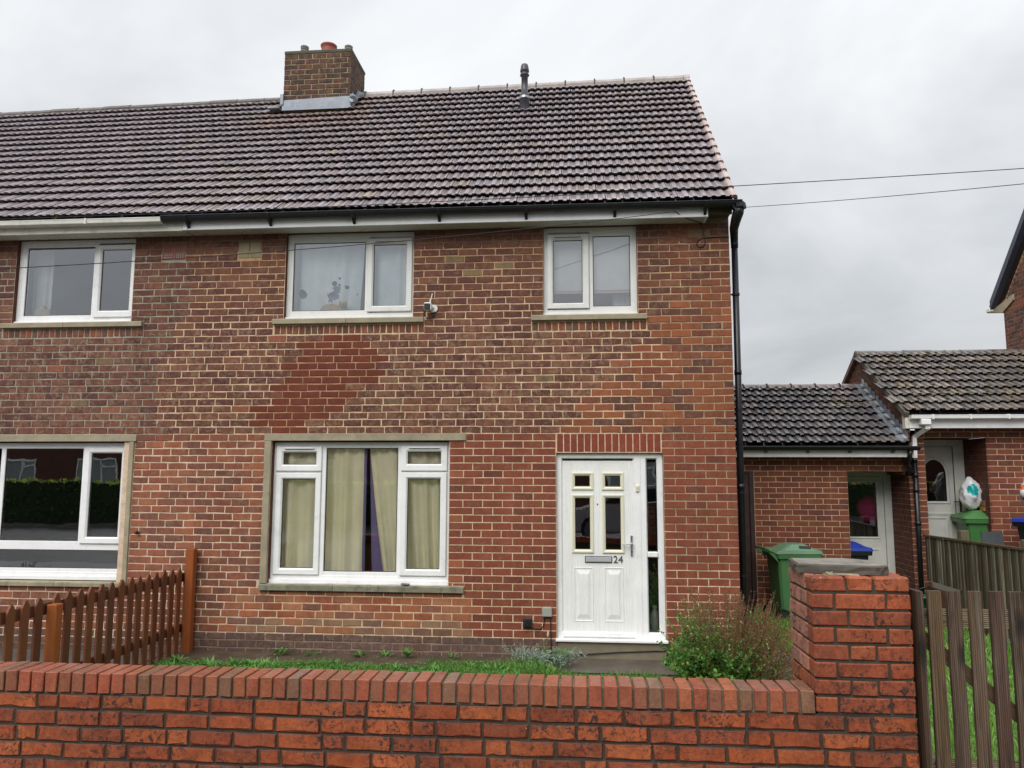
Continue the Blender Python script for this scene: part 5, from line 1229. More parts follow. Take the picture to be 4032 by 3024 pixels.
wheelie_bin((2.97, 2.62, -0.02), 0.10, GB, GL, 'all green wheelie bin on grass against the low outhouse wall')
wheelie_bin((3.99, 3.56, -0.06), 0.0, DG, BL, 'black wheelie bin with blue lid half hidden in front of the low outhouse door', hump=False)
wheelie_bin((6.02, 3.56, 0.42), math.pi * 1.0 - 0.12, C(70, 124, 66), C(78, 132, 72), 'green wheelie bin in the right porch with a white bag on its lid', hump=False)
wheelie_bin((6.38, 2.52, 0.42), math.pi * 1.0 + 0.15, DG, C(40, 72, 186), 'black wheelie bin with blue lid at right edge under a white bag', hump=False)
# bags and boxes on the bins
def bag(loc, rx, ry, rz_, label, seed, teal):
    m = MB(); nu, nv = 36, 26; vs = []; fs = []; cols = []
    for j in range(nv + 1):
        th = math.pi * j / nv
        for i in range(nu):
            ph = 2 * math.pi * i / nu; d = Vector((math.sin(th) * math.cos(ph), math.sin(th) * math.sin(ph), math.cos(th)))
            kx = 1 + 0.25 * mnoise.noise(d * 1.8 + Vector((seed, 0, 0))) + 0.13 * mnoise.noise(d * 5 + Vector((0, seed, 0))) + 0.13 * mnoise.ridged_multi_fractal(d * 3.2 + Vector((seed, seed, 0)), 0.9, 2.0, 3, 1.0, 2.0) - 0.13
            sh = 1.0 if d.z < 0.1 else 1.0 - 0.35 * (d.z - 0.1)
            vs.append((loc[0] + d.x * rx * kx * sh, loc[1] + d.y * ry * kx * sh, loc[2] + rz_ + d.z * rz_ * (1 + 0.15 * (kx - 1))))
    b = len(m.v); m.v.extend(vs)
    for j in range(nv):
        for i in range(nu):
            i2 = (i + 1) % nu; m.f.append([j * nu + i, j * nu + i2, (j + 1) * nu + i2, (j + 1) * nu + i])
            p = Vector(vs[j * nu + i]) - Vector(loc); c_ = C(222, 224, 226, 0.9)
            for (tx, tz, tr, tcol) in teal:
                if p.y < 0.02 and ((p.x - tx) / tr) ** 2 + ((p.z - tz) / (tr * 1.2)) ** 2 < 1: c_ = tcol
            m.c.append((*c_, 1))
    return tag(m.build('plastic_bag', 'bag', None, True), label, 'bag', 'full plastic bags on the bins')
TE = C(30, 160, 160)
bag((5.86, 3.50, 1.485), 0.145, 0.14, 0.245, 'crumpled white plastic bag with teal print on the green bin in the right porch', 1.3, [(-0.02, 0.31, 0.07, TE), (0.10, 0.20, 0.03, TE)])
bag((6.26, 2.55, 1.475), 0.18, 0.16, 0.29, 'white plastic bag with teal, orange and black print on the blue lid at right edge', 5.1, [(-0.05, 0.37, 0.09, TE), (-0.15, 0.36, 0.045, C(220, 96, 40)), (-0.15, 0.18, 0.06, C(50, 54, 44))])
bx = thing('cardboard_box', (6.03, 3.40, 1.47), 'torn brown cardboard box lying beside the white bag on the green bin', 'box', local=True)
m = MB(); m.cbox(-0.075, 0.1, -0.06, 0.06, 0.0, 0.075, C(150, 108, 66), 0.003); m.build('carton', 'paint', bx)
m = MB(); m.cbox(-0.08, 0.1, -0.07, 0.05, 0.08, 0.155, C(118, 82, 52), 0.004, 0.006); m.build('flap', 'paint', bx)
m = MB(); m.add([(5.66, 2.72, 0.42), (5.98, 2.78, 0.42), (5.98, 2.92, 1.20), (5.66, 2.86, 1.21), (5.66, 2.74, 0.42), (5.98, 2.80, 0.42), (5.98, 2.94, 1.20), (5.66, 2.88, 1.21)], [(0, 1, 2, 3), (4, 7, 6, 5), (0, 3, 7, 4), (1, 5, 6, 2), (3, 2, 6, 7), (0, 4, 5, 1)], C(78, 84, 90)); tag(m.build('slate_board', 'stone'), 'blue grey slate board leaning by the black bin at right', 'board')
tb = thing('plastic_tub', (4.80, 2.75, 0.0), 'small dark green plastic tub on the ground at the foot of the black downpipe', 'tub', local=True)
m = MB(); m.lathe([(0.10, 0.0), (0.14, 0.30), (0.15, 0.30), (0.15, 0.33), (0.13, 0.33), (0.1, 0.05)], 0, 0, C(20, 84, 66), 18); m.build('bowl', 'bin', tb, True)
m = MB(); m.tube([(-0.145, 0, 0.31), (-0.10, -0.05, 0.42), (0, -0.07, 0.46), (0.10, -0.05, 0.42), (0.145, 0, 0.31)], 0.008, C(14, 60, 48), 6); m.build('handle', 'bin', tb)

# ================================================================== THINGS IN THE WINDOWS
def curtain(name, label, xa, xb, z0, z1, y, waves, amp, col, nx=60, nz=14, left=None, right=None, edge=None, holes=None, group=None, nhx=None):
    m = MB(); nx = nhx or nx
    def P(i, j):
        t = i / nx; s_ = j / nz; a = xa + (left(s_) if left else 0); b = xb + (right(s_) if right else 0)
        x = a + (b - a) * t; ph = t * waves * 2 * math.pi
        yy = y + amp * (0.6 * math.sin(ph + 1.3 * math.sin(t * 9)) + 0.4 * math.sin(ph * 0.47 + 1)) * (0.55 + 0.45 * (1 - s_)) + 0.006 * mnoise.noise(Vector((x * 4, s_ * 5, y * 3)))
        return (x, yy, z0 + (z1 - z0) * s_)
    vs = [P(i, j) for j in range(nz + 1) for i in range(nx + 1)]; m.v.extend(vs)
    for j in range(nz):
        for i in range(nx):
            if holes and holes(*[sum(vs[q][k_] for q in (j * (nx + 1) + i, (j + 1) * (nx + 1) + i + 1)) / 2 for k_ in (0, 2)]): continue
            c_ = col
            if edge:
                e = edge(i / nx, j / nz)
                if e is not None: c_ = e
            m.f.append([j * (nx + 1) + i, j * (nx + 1) + i + 1, (j + 1) * (nx + 1) + i + 1, (j + 1) * (nx + 1) + i]); m.c.append((*c_, 1))
    return tag(m.build(name, 'cloth', None, True), label, 'curtain', group)
CRM = C(252, 247, 216); PUR = C(132, 120, 168)
curtain('curtain', 'cream lounge curtain left of the dark gap, with a straight purple edge', -3.62, -2.475, 0.80, 2.37, 0.185, 7, 0.055, CRM, 120, 16, edge=lambda t, s_: PUR if t > 0.972 else None)
curtain('curtain', 'cream lounge curtain right of the dark gap, swept aside towards its hem', -2.445, -1.41, 0.80, 2.37, 0.19, 6, 0.052, CRM, 110, 24, left=lambda s_: 0.20 * (1 - s_) ** 1.15)
curtain('lining_or_reflection', 'purple turned back lining of the right lounge curtain, widest at its hem', -2.45, -2.44, 0.80, 2.37, 0.215, 0.6, 0.012, PUR, 12, 24, left=lambda s_: 0.06 * (1 - s_), right=lambda s_: 0.20 * (1 - s_) ** 1.15)
bx = thing('wooden_chest', (-2.4, 0.75, 0.12), 'orange brown wooden chest glimpsed through the gap between lounge curtains', 'chest', local=True)
m = MB(); m.cbox(-0.3, 0.3, -0.2, 0.2, 0, 1.0, C(168, 110, 52), 0.01); m.build('carcass', 'paint', bx); m = MB(); m.cbox(-0.32, 0.32, -0.22, 0.22, 1.0, 1.03, C(150, 96, 46), 0.006); m.build('top', 'paint', bx)
def umholes(x, z):
    v = mnoise.noise(Vector((x * 16, z * 16, 1.7))) * 0.5 + mnoise.noise(Vector((x * 40, z * 40, 4.7))) * 0.35
    for cx_, cz_, r in ((-3.335, 4.165, 0.052), (-2.955, 4.145, 0.075), (-2.90, 4.215, 0.05), (-2.935, 4.30, 0.035), (-2.875, 4.36, 0.02), (-2.785, 4.245, 0.022), (-2.65, 4.16, 0.01), (-2.88, 4.28, 0.02)):
        if math.hypot((x - cx_), (z - cz_)) / r + v * 0.9 < 0.95: return True
    return False
PALE = C(240, 250, 252)
curtain('curtain', 'pale blue white torn curtain behind the cat, full of ragged holes', -3.44, -2.62, 3.86, 4.84, 0.235, 5, 0.03, PALE, nhx=150, nz=150, holes=umholes, right=lambda s_: 0.05 * s_)
curtain('lining_or_reflection', 'added blue grey sheet imitating sky reflection and room light in the torn curtain holes behind the cat', -3.45, -2.50, 3.86, 4.84, 0.30, 2, 0.012, C(150, 158, 182), 40, 8)  # added sheet; its blue grey stands in for sky reflection and room light
curtain('curtain', 'plain pale curtain behind the narrow right pane of the cat window', -2.47, -1.93, 3.86, 4.84, 0.20, 3, 0.03, PALE, 50, 10)
curtain('curtain', 'white curtain hanging at left edge of the attached house upper window', -6.86, -6.60, 3.86, 4.84, 0.27, 2.5, 0.03, C(222, 226, 228), 40, 10)
curtain('curtain', 'short white net curtain low in the right upper window', 0.42, 0.66, 3.86, 4.13, 0.33, 3.5, 0.02, C(232, 232, 232), 40, 8)
bl = thing('roller_blind', (0.15, 0.2, 4.8), 'white roller blind pulled most of the way down the right upper window', 'blind')
m = MB(); m.quad((-0.36, 0.19, 4.14), (0.67, 0.19, 4.145), (0.67, 0.19, 4.85), (-0.36, 0.19, 4.85), C(236, 238, 236)); m.build('blind_fabric', 'cloth', bl)
m = MB(); m.cbox(-0.36, 0.67, 0.18, 0.20, 4.105, 4.135, C(226, 190, 190), 0.006); m.build('bottom_bar', 'cloth', bl)
m = MB(); m.cbox(-0.3, 0.2, 0.5, 0.56, 3.85, 4.06, C(90, 110, 140), 0.01); m.cbox(-0.24, -0.1, 0.46, 0.5, 3.86, 4.0, C(190, 170, 120), 0.01); tag(m.build('bedside_box', 'paint'), 'dim blue box on the sill inside the right upper window under the blind', 'box')
cj = thing('candle_jar', (-6.62, 0.2, 3.82), 'beige boxy lantern standing on the sill inside the attached upper window', 'lantern', local=True)
m = MB(); m.cbox(-0.1, 0.1, -0.06, 0.06, 0.0, 0.2, C(196, 186, 166), 0.01); m.build('case', 'paint', cj); m = MB(); m.lathe([(0.04, 0.2), (0.04, 0.25), (0.0, 0.26)], -0.03, 0, C(214, 204, 190), 12); m.build('lid', 'paint', cj, True)
bo = thing('white_bottle', (0.84, 0.26, 0.215), 'white plastic bottle on the hall floor behind the low side pane of the door', 'bottle', local=True)
m = MB(); m.lathe([(0.0, 0.0), (0.055, 0.0), (0.058, 0.18), (0.05, 0.24), (0.022, 0.28), (0.022, 0.30)], 0, 0, C(226, 226, 220), 16); m.build('flask', 'upvc', bo, True)
m = MB(); m.lathe([(0.026, 0.29), (0.026, 0.325), (0.0, 0.328)], 0, 0, C(220, 220, 214), 12); m.build('cap', 'upvc', bo, True)
# cat: one continuous remeshed body
m = MB(); CC = C(206, 178, 142)
for (a, b, c_, rx, ry, rz_) in ((-2.97, 0.20, 3.955, 0.125, 0.075, 0.085), (-2.89, 0.19, 3.945, 0.11, 0.075, 0.08), (-2.82, 0.18, 3.95, 0.06, 0.06, 0.07), (-2.80, 0.155, 4.005, 0.05, 0.048, 0.045), (-2.80, 0.118, 3.992, 0.024, 0.022, 0.019), (-2.84, 0.15, 3.91, 0.07, 0.05, 0.03)):
    m.blob(a, b, c_, rx, ry, rz_, CC, 0.0, 0, 18, 12)
for s_ in (-1, 1):
    ex = -2.80 + s_ * 0.034
    m.add([(ex - 0.022, 0.15, 4.028), (ex + 0.022, 0.15, 4.028), (ex, 0.175, 4.028), (ex + s_ * 0.010, 0.155, 4.082), (ex, 0.142, 4.03)], [(0, 4, 3), (4, 1, 3), (1, 2, 3), (2, 0, 3), (0, 2, 1, 4)], CC)
m.tube([(-3.06, 0.2, 3.93), (-3.09, 0.17, 3.90), (-3.04, 0.12, 3.89), (-2.95, 0.10, 3.89)], [0.03, 0.024, 0.02, 0.014], CC, 10)
cat = m.build('cat', 'fur', None, True); tag(cat, 'pale ginger cat lying on the sill behind the upper window glass', 'cat')
rm = cat.modifiers.new('merge', 'REMESH'); rm.mode = 'VOXEL'; rm.voxel_size = 0.006; rm.use_smooth_shade = True
m = MB()
for s_ in (-1, 1): m.blob(-2.80 + s_ * 0.02, 0.108, 4.012, 0.006, 0.004, 0.007, (0.03, 0.03, 0.012), 0, 0, 8, 6)
m.blob(-2.80, 0.094, 3.997, 0.006, 0.004, 0.004, C(170, 110, 100), 0, 0, 8, 6)
m.build('face', 'black', cat)
# remesh loses the attribute, so the cat gets its own fur colour
fm = new_mat('ginger_fur'); t = NT(fm); p = t.pos(); n_ = t.noise(t.stretch(p, (30, 30, 60)), 1.0, 4, 0.6, 1.0)
col = t.mix(t.rng(n_, 0.4, 0.62), (0.62, 0.46, 0.30, 1), (0.48, 0.30, 0.16, 1)); t.out(t.bsdf(col, 0.9, 0, t.noise(p, 180, 3), 0.4, 0.003)); cat.data.materials.clear(); cat.data.materials.append(fm)

# ================================================================== FIXTURES ON THE WALL
cc = thing('security_camera', (-1.70, -0.03, 3.92), 'small white security camera with antenna on the brick wall beside the cat window', 'camera')
m = MB(); m.tube([(-1.665, 0.0, 3.915), (-1.665, -0.018, 3.915)], 0.045, C(232, 232, 232, 0.95), 18); m.tube([(-1.67, -0.015, 3.92), (-1.70, -0.06, 3.925)], 0.016, C(226, 226, 226, 0.95), 10); m.build('mount', 'upvc', cc)
m = MB(); m.cbox(-1.76, -1.675, -0.13, -0.05, 3.875, 3.965, C(236, 236, 236, 0.95), 0.01); m.build('housing', 'upvc', cc)
m = MB(); m.cbox(-1.755, -1.685, -0.134, -0.128, 3.88, 3.95, (0.006, 0.006, 0.007), 0.006); m.build('lens', 'black', cc)
m = MB(); m.tube([(-1.70, -0.07, 3.96), (-1.672, -0.07, 4.08)], 0.0065, C(230, 230, 230, 0.95), 8); m.build('antenna', 'upvc', cc)
m = MB(); m.tube([(-1.66, -0.02, 3.88), (-1.655, -0.02, 3.83), (-1.70, -0.012, 3.79), (-1.75, -0.006, 3.80), (-1.775, 0.0, 3.84)], 0.005, (0.01, 0.01, 0.01), 6); m.build('lead', 'black', cc)
m = MB(); m.box(-1.79, -1.765, -0.003, 0.0, 3.83, 3.95, (0.004, 0.004, 0.004)); m.build('cable_hole', 'black', house)
m = MB(); m.cbox(-0.408, -0.302, -0.05, 0.006, 0.448, 0.552, C(156, 156, 148), 0.008); tag(m.build('junction_box', 'cream'), 'square grey cable junction box on the wall left of the white door', 'box')
eb = thing('cable_entry_box', (-0.568, -0.02, 0.375), 'black square cable entry cover low on the brick wall', 'box')
m = MB(); m.cbox(-0.618, -0.520, -0.035, 0.006, 0.322, 0.426, C(34, 36, 40), 0.006); m.build('cover', 'black', eb)
m = MB(); m.prism([(-0.595, 0.345), (-0.545, 0.345), (-0.558, 0.40), (-0.57, 0.412), (-0.582, 0.40)], 'y', -0.06, -0.034, C(28, 30, 34)); m.build('hood', 'black', eb)
m = MB(); m.tube([(-0.53, -0.012, 0.328), (-0.50, -0.012, 0.315), (-0.43, -0.012, 0.312), (-0.40, -0.012, 0.34), (-0.385, -0.012, 0.40), (-0.382, -0.012, 0.45)], 0.0055, (0.012, 0.012, 0.012), 6); tag(m.build('wall_cable', 'black'), 'short black cable curving between the two wall boxes', 'cable')
m = MB(); m.tube([(-0.318, -0.012, 0.45), (-0.316, -0.012, 0.30), (-0.312, -0.012, 0.15), (-0.305, -0.02, 0.02)], 0.0055, (0.012, 0.012, 0.012), 6); tag(m.build('wall_cable', 'black'), 'black cable dropping from the grey junction box into the plants', 'cable')
m = MB(); m.tube([(0.20 - 0.45, -0.03, 0.02), (0.0, -0.03, 0.055), (0.4, -0.022, 0.085), (0.8, -0.018, 0.105), (1.1, -0.015, 0.108), (1.45, -0.012, 0.09)], 0.007, (0.012, 0.012, 0.012), 6); tag(m.build('wall_cable', 'black'), 'black cable strung across the stone step under the white door', 'cable')
m = MB(); pts = [(1.10, -0.24, 4.93), (1.14, -0.236, 4.90), (1.22, -0.2, 4.862), (1.33, -0.1, 4.858), (1.41, -0.03, 4.86), (1.44, -0.01, 4.80), (1.455, -0.008, 4.68), (1.462, -0.008, 4.62), (1.44, -0.008, 4.585), (1.395, -0.008, 4.575), (1.365, -0.008, 4.61), (1.38, -0.008, 4.655), (1.44, -0.008, 4.685), (1.55, -0.008, 4.69), (1.70, -0.008, 4.695), (1.735, -0.004, 4.69)]
m.tube(pts, 0.005, (0.02, 0.014, 0.012), 6); tag(m.build('wall_cable', 'black'), 'thin dark cable looped on the brick near the right end of the eaves', 'cable')
hk = MB(); hk.blob(-5.12, -0.03, 1.315, 0.022, 0.03, 0.022, (0.01, 0.01, 0.01), 0.1, 1, 10, 8); tag(hk.build('wall_hook', 'black', None, True), 'small black round hook on the wall beside the dark lounge window', 'hook')
m = MB(); m.cbox(-1.995, -1.90, -0.04, 0.03, 0.765, 0.777, C(132, 122, 118), 0.003, 0.004); o = m.build('slate_chip', 'stone'); tag(o, 'broken grey slate chip lying on the lounge window sill', 'slate')
# overhead wires
def wire(name, p, q, sag, r, label):
    m = MB(); p, q = Vector(p), Vector(q); n = 24
    m.tube([tuple(p.lerp(q, i / n) - ZV * (sag * 4 * (i / n) * (1 - i / n))) for i in range(n + 1)], r, (0.012, 0.012, 0.014), 6); tag(m.build(name, 'black'), label, 'wire', 'overhead wires')
def ray(px, py, Y):
    d = rt_ * ((px - 2016) / 3028) + up_ * ((1512 - py) / 3028) + fw_
    return CAM + d * ((Y - CAM.y) / d.y)
wire('overhead_wire', ray(-700, 884, -3.0), ray(4700, 618, -3.0), 0.06, 0.0030, 'long wire crossing the tiled roof and the sky above the gutter')
wire('overhead_wire', Vector((1.85, -0.31, 4.93)), ray(4700, 655, -3.5), 0.02, 0.0030, 'lower wire leaving the gutter corner towards the right')
wire('overhead_wire', ray(-900, 1098, -3.2), Vector((1.11, -0.25, 4.925)), 0.10, 0.0036, 'wire slanting across the upper windows up to the white fascia')
m = MB(); m.cbox(1.835, 1.865, -0.33, -0.29, 4.915, 4.95, C(40, 40, 44), 0.004); m.build('wire_bracket', 'black', house)

# ================================================================== PLANTS
def leaf_quad(mb, p, d, n, ln, w, col):
    s_ = d.cross(n).normalized() * w * 0.5
    b = len(mb.v); mid = p + d * ln * 0.5 + n * ln * 0.06
    mb.v.extend([tuple(p), tuple(mid + s_), tuple(p + d * ln), tuple(mid - s_)]); mb.f.append([b, b + 1, b + 2, b + 3]); mb.c.append((*col, 1))
def rv(rng=RNG): 
    while True:
        v = Vector((rng.uniform(-1, 1), rng.uniform(-1, 1), rng.uniform(-1, 1)))
        if 0.05 < v.length < 1: return v.normalized()
bush = thing('garden_bush', (1.38, -1.3, 0), 'straggly green and brown bush beside the white door in front of the house corner', 'bush')
fo, st, dry = MB(), MB(), MB()
GR = [C(98, 146, 66), C(78, 126, 56), C(128, 170, 86), C(62, 104, 46)]; BRN = [C(120, 82, 58), C(128, 92, 64), C(94, 64, 50), C(150, 112, 76)]; YEL = [C(186, 172, 92), C(168, 160, 84)]
for i in range(440):
    an = RNG.uniform(0, 2 * math.pi); rr_ = 0.30 * math.sqrt(RNG.random()); base = Vector((1.36 + rr_ * math.cos(an), -1.30 + rr_ * math.sin(an), 0.0))
    top = RNG.random(); out_ = RNG.uniform(0.06, 0.42)
    hgt = RNG.uniform(0.28, 0.95) * (1 - 0.35 * (out_ / 0.42) ** 2)
    tipx = math.cos(an) * out_; 
    tip = base + Vector((tipx + 0.04, math.sin(an) * out_, hgt + (0.06 if RNG.random() < 0.15 else 0)))
    ctrl = base + Vector((math.cos(an) * out_ * 0.35, math.sin(an) * out_ * 0.35, hgt * 0.6))
    P = [base * (1 - s_) ** 2 + ctrl * 2 * s_ * (1 - s_) + tip * s_ ** 2 for s_ in [j / 9 for j in range(10)]]
    dryp = min(1, max(0, (tip.x - 1.26) * 1.7 + (hgt - 0.45) * 2.0 + RNG.uniform(-0.1, 0.55)))
    st.tube([tuple(q) for q in P], [0.005 - 0.0035 * j / 9 for j in range(10)], jit(C(122, 92, 64), 0.2), 4, False)
    for j in range(1, 10):
        q = P[j]; dr = (P[min(9, j + 1)] - P[j - 1]).normalized(); hh = j / 9
        for s2 in range(9):
            off = dr * RNG.uniform(-0.04, 0.04); a = rv(); a = (a - dr * a.dot(dr)).normalized(); ldir = (a + dr * 0.5 + Vector((0, 0, 0.1))).normalized()
            if RNG.random() < dryp * (0.35 + 0.65 * hh):
                leaf_quad(dry, q + off, ldir, rv(), RNG.uniform(0.010, 0.022), RNG.uniform(0.006, 0.012), jit(BRN[RNG.randrange(4)], 0.2))
            else:
                cc_ = jit(GR[RNG.randrange(4)], 0.2) if RNG.random() > 0.08 else jit(YEL[RNG.randrange(2)], 0.15)
                k_ = 1.7 if q.z < 0.42 and q.x < 1.5 else 0.95
                leaf_quad(fo, q + off, ldir, (Vector((0, 0, 1)) + rv() * 0.6).normalized(), RNG.uniform(0.020, 0.034) * k_, RNG.uniform(0.012, 0.019) * k_, cc_)
# dry flower spikes
for i in range(70):
    an = RNG.uniform(-0.4, math.pi + 0.4) if i < 50 else RNG.uniform(-0.6, 0.6); x_ = 1.42 + RNG.uniform(-0.34, 0.44); z_ = 0.80 - 0.5 * abs(x_ - 1.36) + RNG.uniform(-0.1, 0.10)
    lean = (x_ - 1.36) * 0.9 + RNG.uniform(-.15, .15); d = Vector((lean, RNG.uniform(-.3, .2), 1)).normalized(); b0 = Vector((x_, -1.3 + RNG.uniform(-.25, .25), z_ - 0.2)); ln = RNG.uniform(0.2, 0.36)
    st.tube([tuple(b0), tuple(b0 + d * ln)], [0.003, 0.0018], jit(C(120, 92, 66), 0.2), 4, False)
    for j in range(9):
        for s2 in range(6):
            a = rv(); a = (a - d * a.dot(d)).normalized(); leaf_quad(dry, b0 + d * ln * (0.25 + 0.75 * j / 9), (a + d * 0.2).normalized(), rv(), RNG.uniform(0.008, 0.016), 0.007, jit(BRN[RNG.randrange(4)], 0.25))
fo.build('foliage', 'leaf', bush); dry.build('dry_flowers', 'leaf', bush); st.build('stem', 'paint', bush)

# low silver plant, dock plant, weeds along the wall
def tuft(name, label, cat, loc, n, rad, ln, w, cols, flat=0.5, group=None, up=0.3, mat='leaf'):
    mb = MB()
    for i in range(n):
        an = RNG.uniform(0, 2 * math.pi); r0 = rad * math.sqrt(RNG.random()) * 0.6
        p = Vector((loc[0] + r0 * math.cos(an), loc[1] + r0 * math.sin(an), loc[2] + RNG.uniform(0, 0.03)))
        d = Vector((math.cos(an) * flat, math.sin(an) * flat, up + RNG.uniform(0, 0.7))).normalized(); l_ = ln * RNG.uniform(0.6, 1.2)
        c_ = jit(cols[RNG.randrange(len(cols))], 0.2); s_ = d.cross(ZV).normalized() * w * RNG.uniform(0.7, 1.2); b = len(mb.v)
        droop = Vector((0, 0, -0.25 * l_)); q = p + d * l_ * 0.55; e = p + d * l_ + droop
        mb.v.extend([tuple(p - s_ * .3), tuple(p + s_ * .3), tuple(q + s_), tuple(q - s_), tuple(e)]); mb.f += [[b, b + 1, b + 2, b + 3], [b + 3, b + 2, b + 4]]; mb.c += [(*c_, 1)] * 2
    return tag(mb.build(name, mat), label, cat, group)
sv = thing('silver_plant', (-0.35, -0.4, 0), 'low spreading silver leaved plant on the lawn beside the door step', 'plant')
mb, sb = MB(), MB()
for i in range(240):
    cx_, cy_ = [(-0.62, -0.26), (-0.42, -0.34), (-0.16, -0.42), (-0.30, -0.50)][i % 4]; an = RNG.uniform(0, 6.283); p = Vector((cx_ + RNG.gauss(0, 0.07), cy_ + RNG.gauss(0, 0.06), RNG.uniform(0.02, 0.12)))
    d = Vector((math.cos(an) * 0.6, math.sin(an) * 0.6, 0.8)).normalized(); ln = RNG.uniform(0.05, 0.11); sb.tube([tuple(p), tuple(p + d * ln)], 0.0025, C(120, 130, 116), 3, False)
    for j in range(12):
        a = rv(); leaf_quad(mb, p + d * ln * (0.2 + 0.8 * j / 12), (a + d * 0.6).normalized(), rv(), RNG.uniform(0.02, 0.034), 0.007, jit([C(172, 188, 172), C(150, 170, 150), C(190, 202, 190)][RNG.randrange(3)], 0.12))
mb.build('foliage', 'leaf', sv); sb.build('stem', 'leaf', sv)
dk = thing('dock_plant', (-0.37, -0.42, 0), 'dock weed with big broad green leaves and a pale bud below the grey junction box', 'plant')
def bigleaf(par, p, d, ln, w, col, droop=0.3):
    mb = MB(); p, d = Vector(p), Vector(d).normalized(); s_ = d.cross(ZV).normalized(); n = 8; vs = []
    for i in range(n + 1):
        t_ = i / n; c_ = p + d * ln * t_ + ZV * (-droop * ln * t_ * t_); ww = w * math.sin(math.pi * (0.08 + 0.9 * t_)) ** 0.8 * (1.05 - 0.35 * t_)
        vs += [tuple(c_ - s_ * ww + ZV * ww * 0.35), tuple(c_), tuple(c_ + s_ * ww + ZV * ww * 0.35)]
    fs = [(i * 3 + k_, i * 3 + k_ + 1, i * 3 + k_ + 4, i * 3 + k_ + 3) for i in range(n) for k_ in (0, 1)]
    mb.add(vs, fs, col); mb.build('leaf', 'leaf', par, True)
for p, d, ln, w_, c_ in (((-0.36, -0.40, 0.08), (-0.15, -0.05, 1), 0.24, 0.05, C(92, 140, 70)), ((-0.34, -0.42, 0.14), (1, -0.35, 0.42), 0.30, 0.062, C(84, 138, 70)), ((-0.34, -0.44, 0.10), (0.7, -0.55, 0.12), 0.24, 0.055, C(66, 118, 58)), ((-0.40, -0.46, 0.04), (0.8, -0.9, 0.22), 0.26, 0.05, C(128, 160, 70)), ((-0.38, -0.4, 0.06), (-0.7, -0.5, 0.5), 0.18, 0.04, C(70, 116, 56))): bigleaf(dk, p, d, ln, w_, c_)
m = MB(); m.tube([(-0.37, -0.42, 0), (-0.355, -0.40, 0.2), (-0.33, -0.39, 0.33)], [0.008, 0.006, 0.004], C(120, 130, 76), 6); m.build('stem', 'leaf', dk); m = MB(); m.blob(-0.332, -0.39, 0.335, 0.012, 0.012, 0.03, C(222, 196, 180), 0.3, 2); m.build('bud', 'leaf', dk)
WG2 = [C(96, 138, 70), C(78, 122, 58), C(116, 154, 84)]
for i, (x_, lab) in enumerate(((-3.32, 'spiky thistle weed at the foot of the wall, left of the lounge window'), (-2.95, 'small sparse weed at the foot of the wall beneath the left lounge pane'), (-2.40, 'leafy weed clump at the wall foot left of the tall dock seedling'), (-2.13, 'thin weed at the wall foot between two bigger clumps'), (-1.40, 'small weed at the wall foot under the right end of the lounge sill'))):
    tuft('wall_weed', lab, 'weed', (x_, -0.12, 0.0), 26 if i in (0, 2) else 14, 0.08, 0.13 if i == 0 else 0.09, 0.012, WG2, 0.9, 'weeds along the foot of the house wall')
ds = thing('broadleaf_weed', (-1.88, -0.13, 0), 'upright broad leaved seedling at the wall foot under the lounge window', 'weed', 'weeds along the foot of the house wall')
for an in range(7):
    a = an * 0.9; bigleaf(ds, (-1.88, -0.13, 0.01), (math.cos(a) * 0.7, math.sin(a) * 0.4 - 0.2, 0.9), RNG.uniform(0.11, 0.17), 0.032, jit(C(104, 150, 74), 0.15))
rs = thing('red_shrub', (-6.83, -0.42, 0), 'tip of a dark red leaved shrub at left edge before the dark window', 'shrub')
m = MB(); s_m = MB()
for i in range(14):
    d = (Vector((RNG.uniform(-.5, .35), RNG.uniform(-.3, .1), 1))).normalized(); b0 = Vector((-6.98, -0.5, 0)); s_m.tube([tuple(b0), tuple(b0 + d * 0.88)], [0.01, 0.003], C(60, 40, 36), 5, False)
    for j in range(22): leaf_quad(m, b0 + d * (0.3 + 0.58 * j / 22), (rv() + d * .4).normalized(), rv(), RNG.uniform(0.03, 0.05), 0.018, jit([C(96, 40, 44), C(80, 52, 48), C(70, 84, 52)][RNG.randrange(3)], 0.2))
m.build('foliage', 'leaf', rs); s_m.build('stem', 'paint', rs)

tuft('gutter_weed', 'small weed sprouting from the white gutter above the attached house window', 'weed', (-6.22, -0.29, 4.98), 10, 0.03, 0.13, 0.012, [C(120, 130, 70), C(140, 110, 80)], 0.5, None, 0.8)
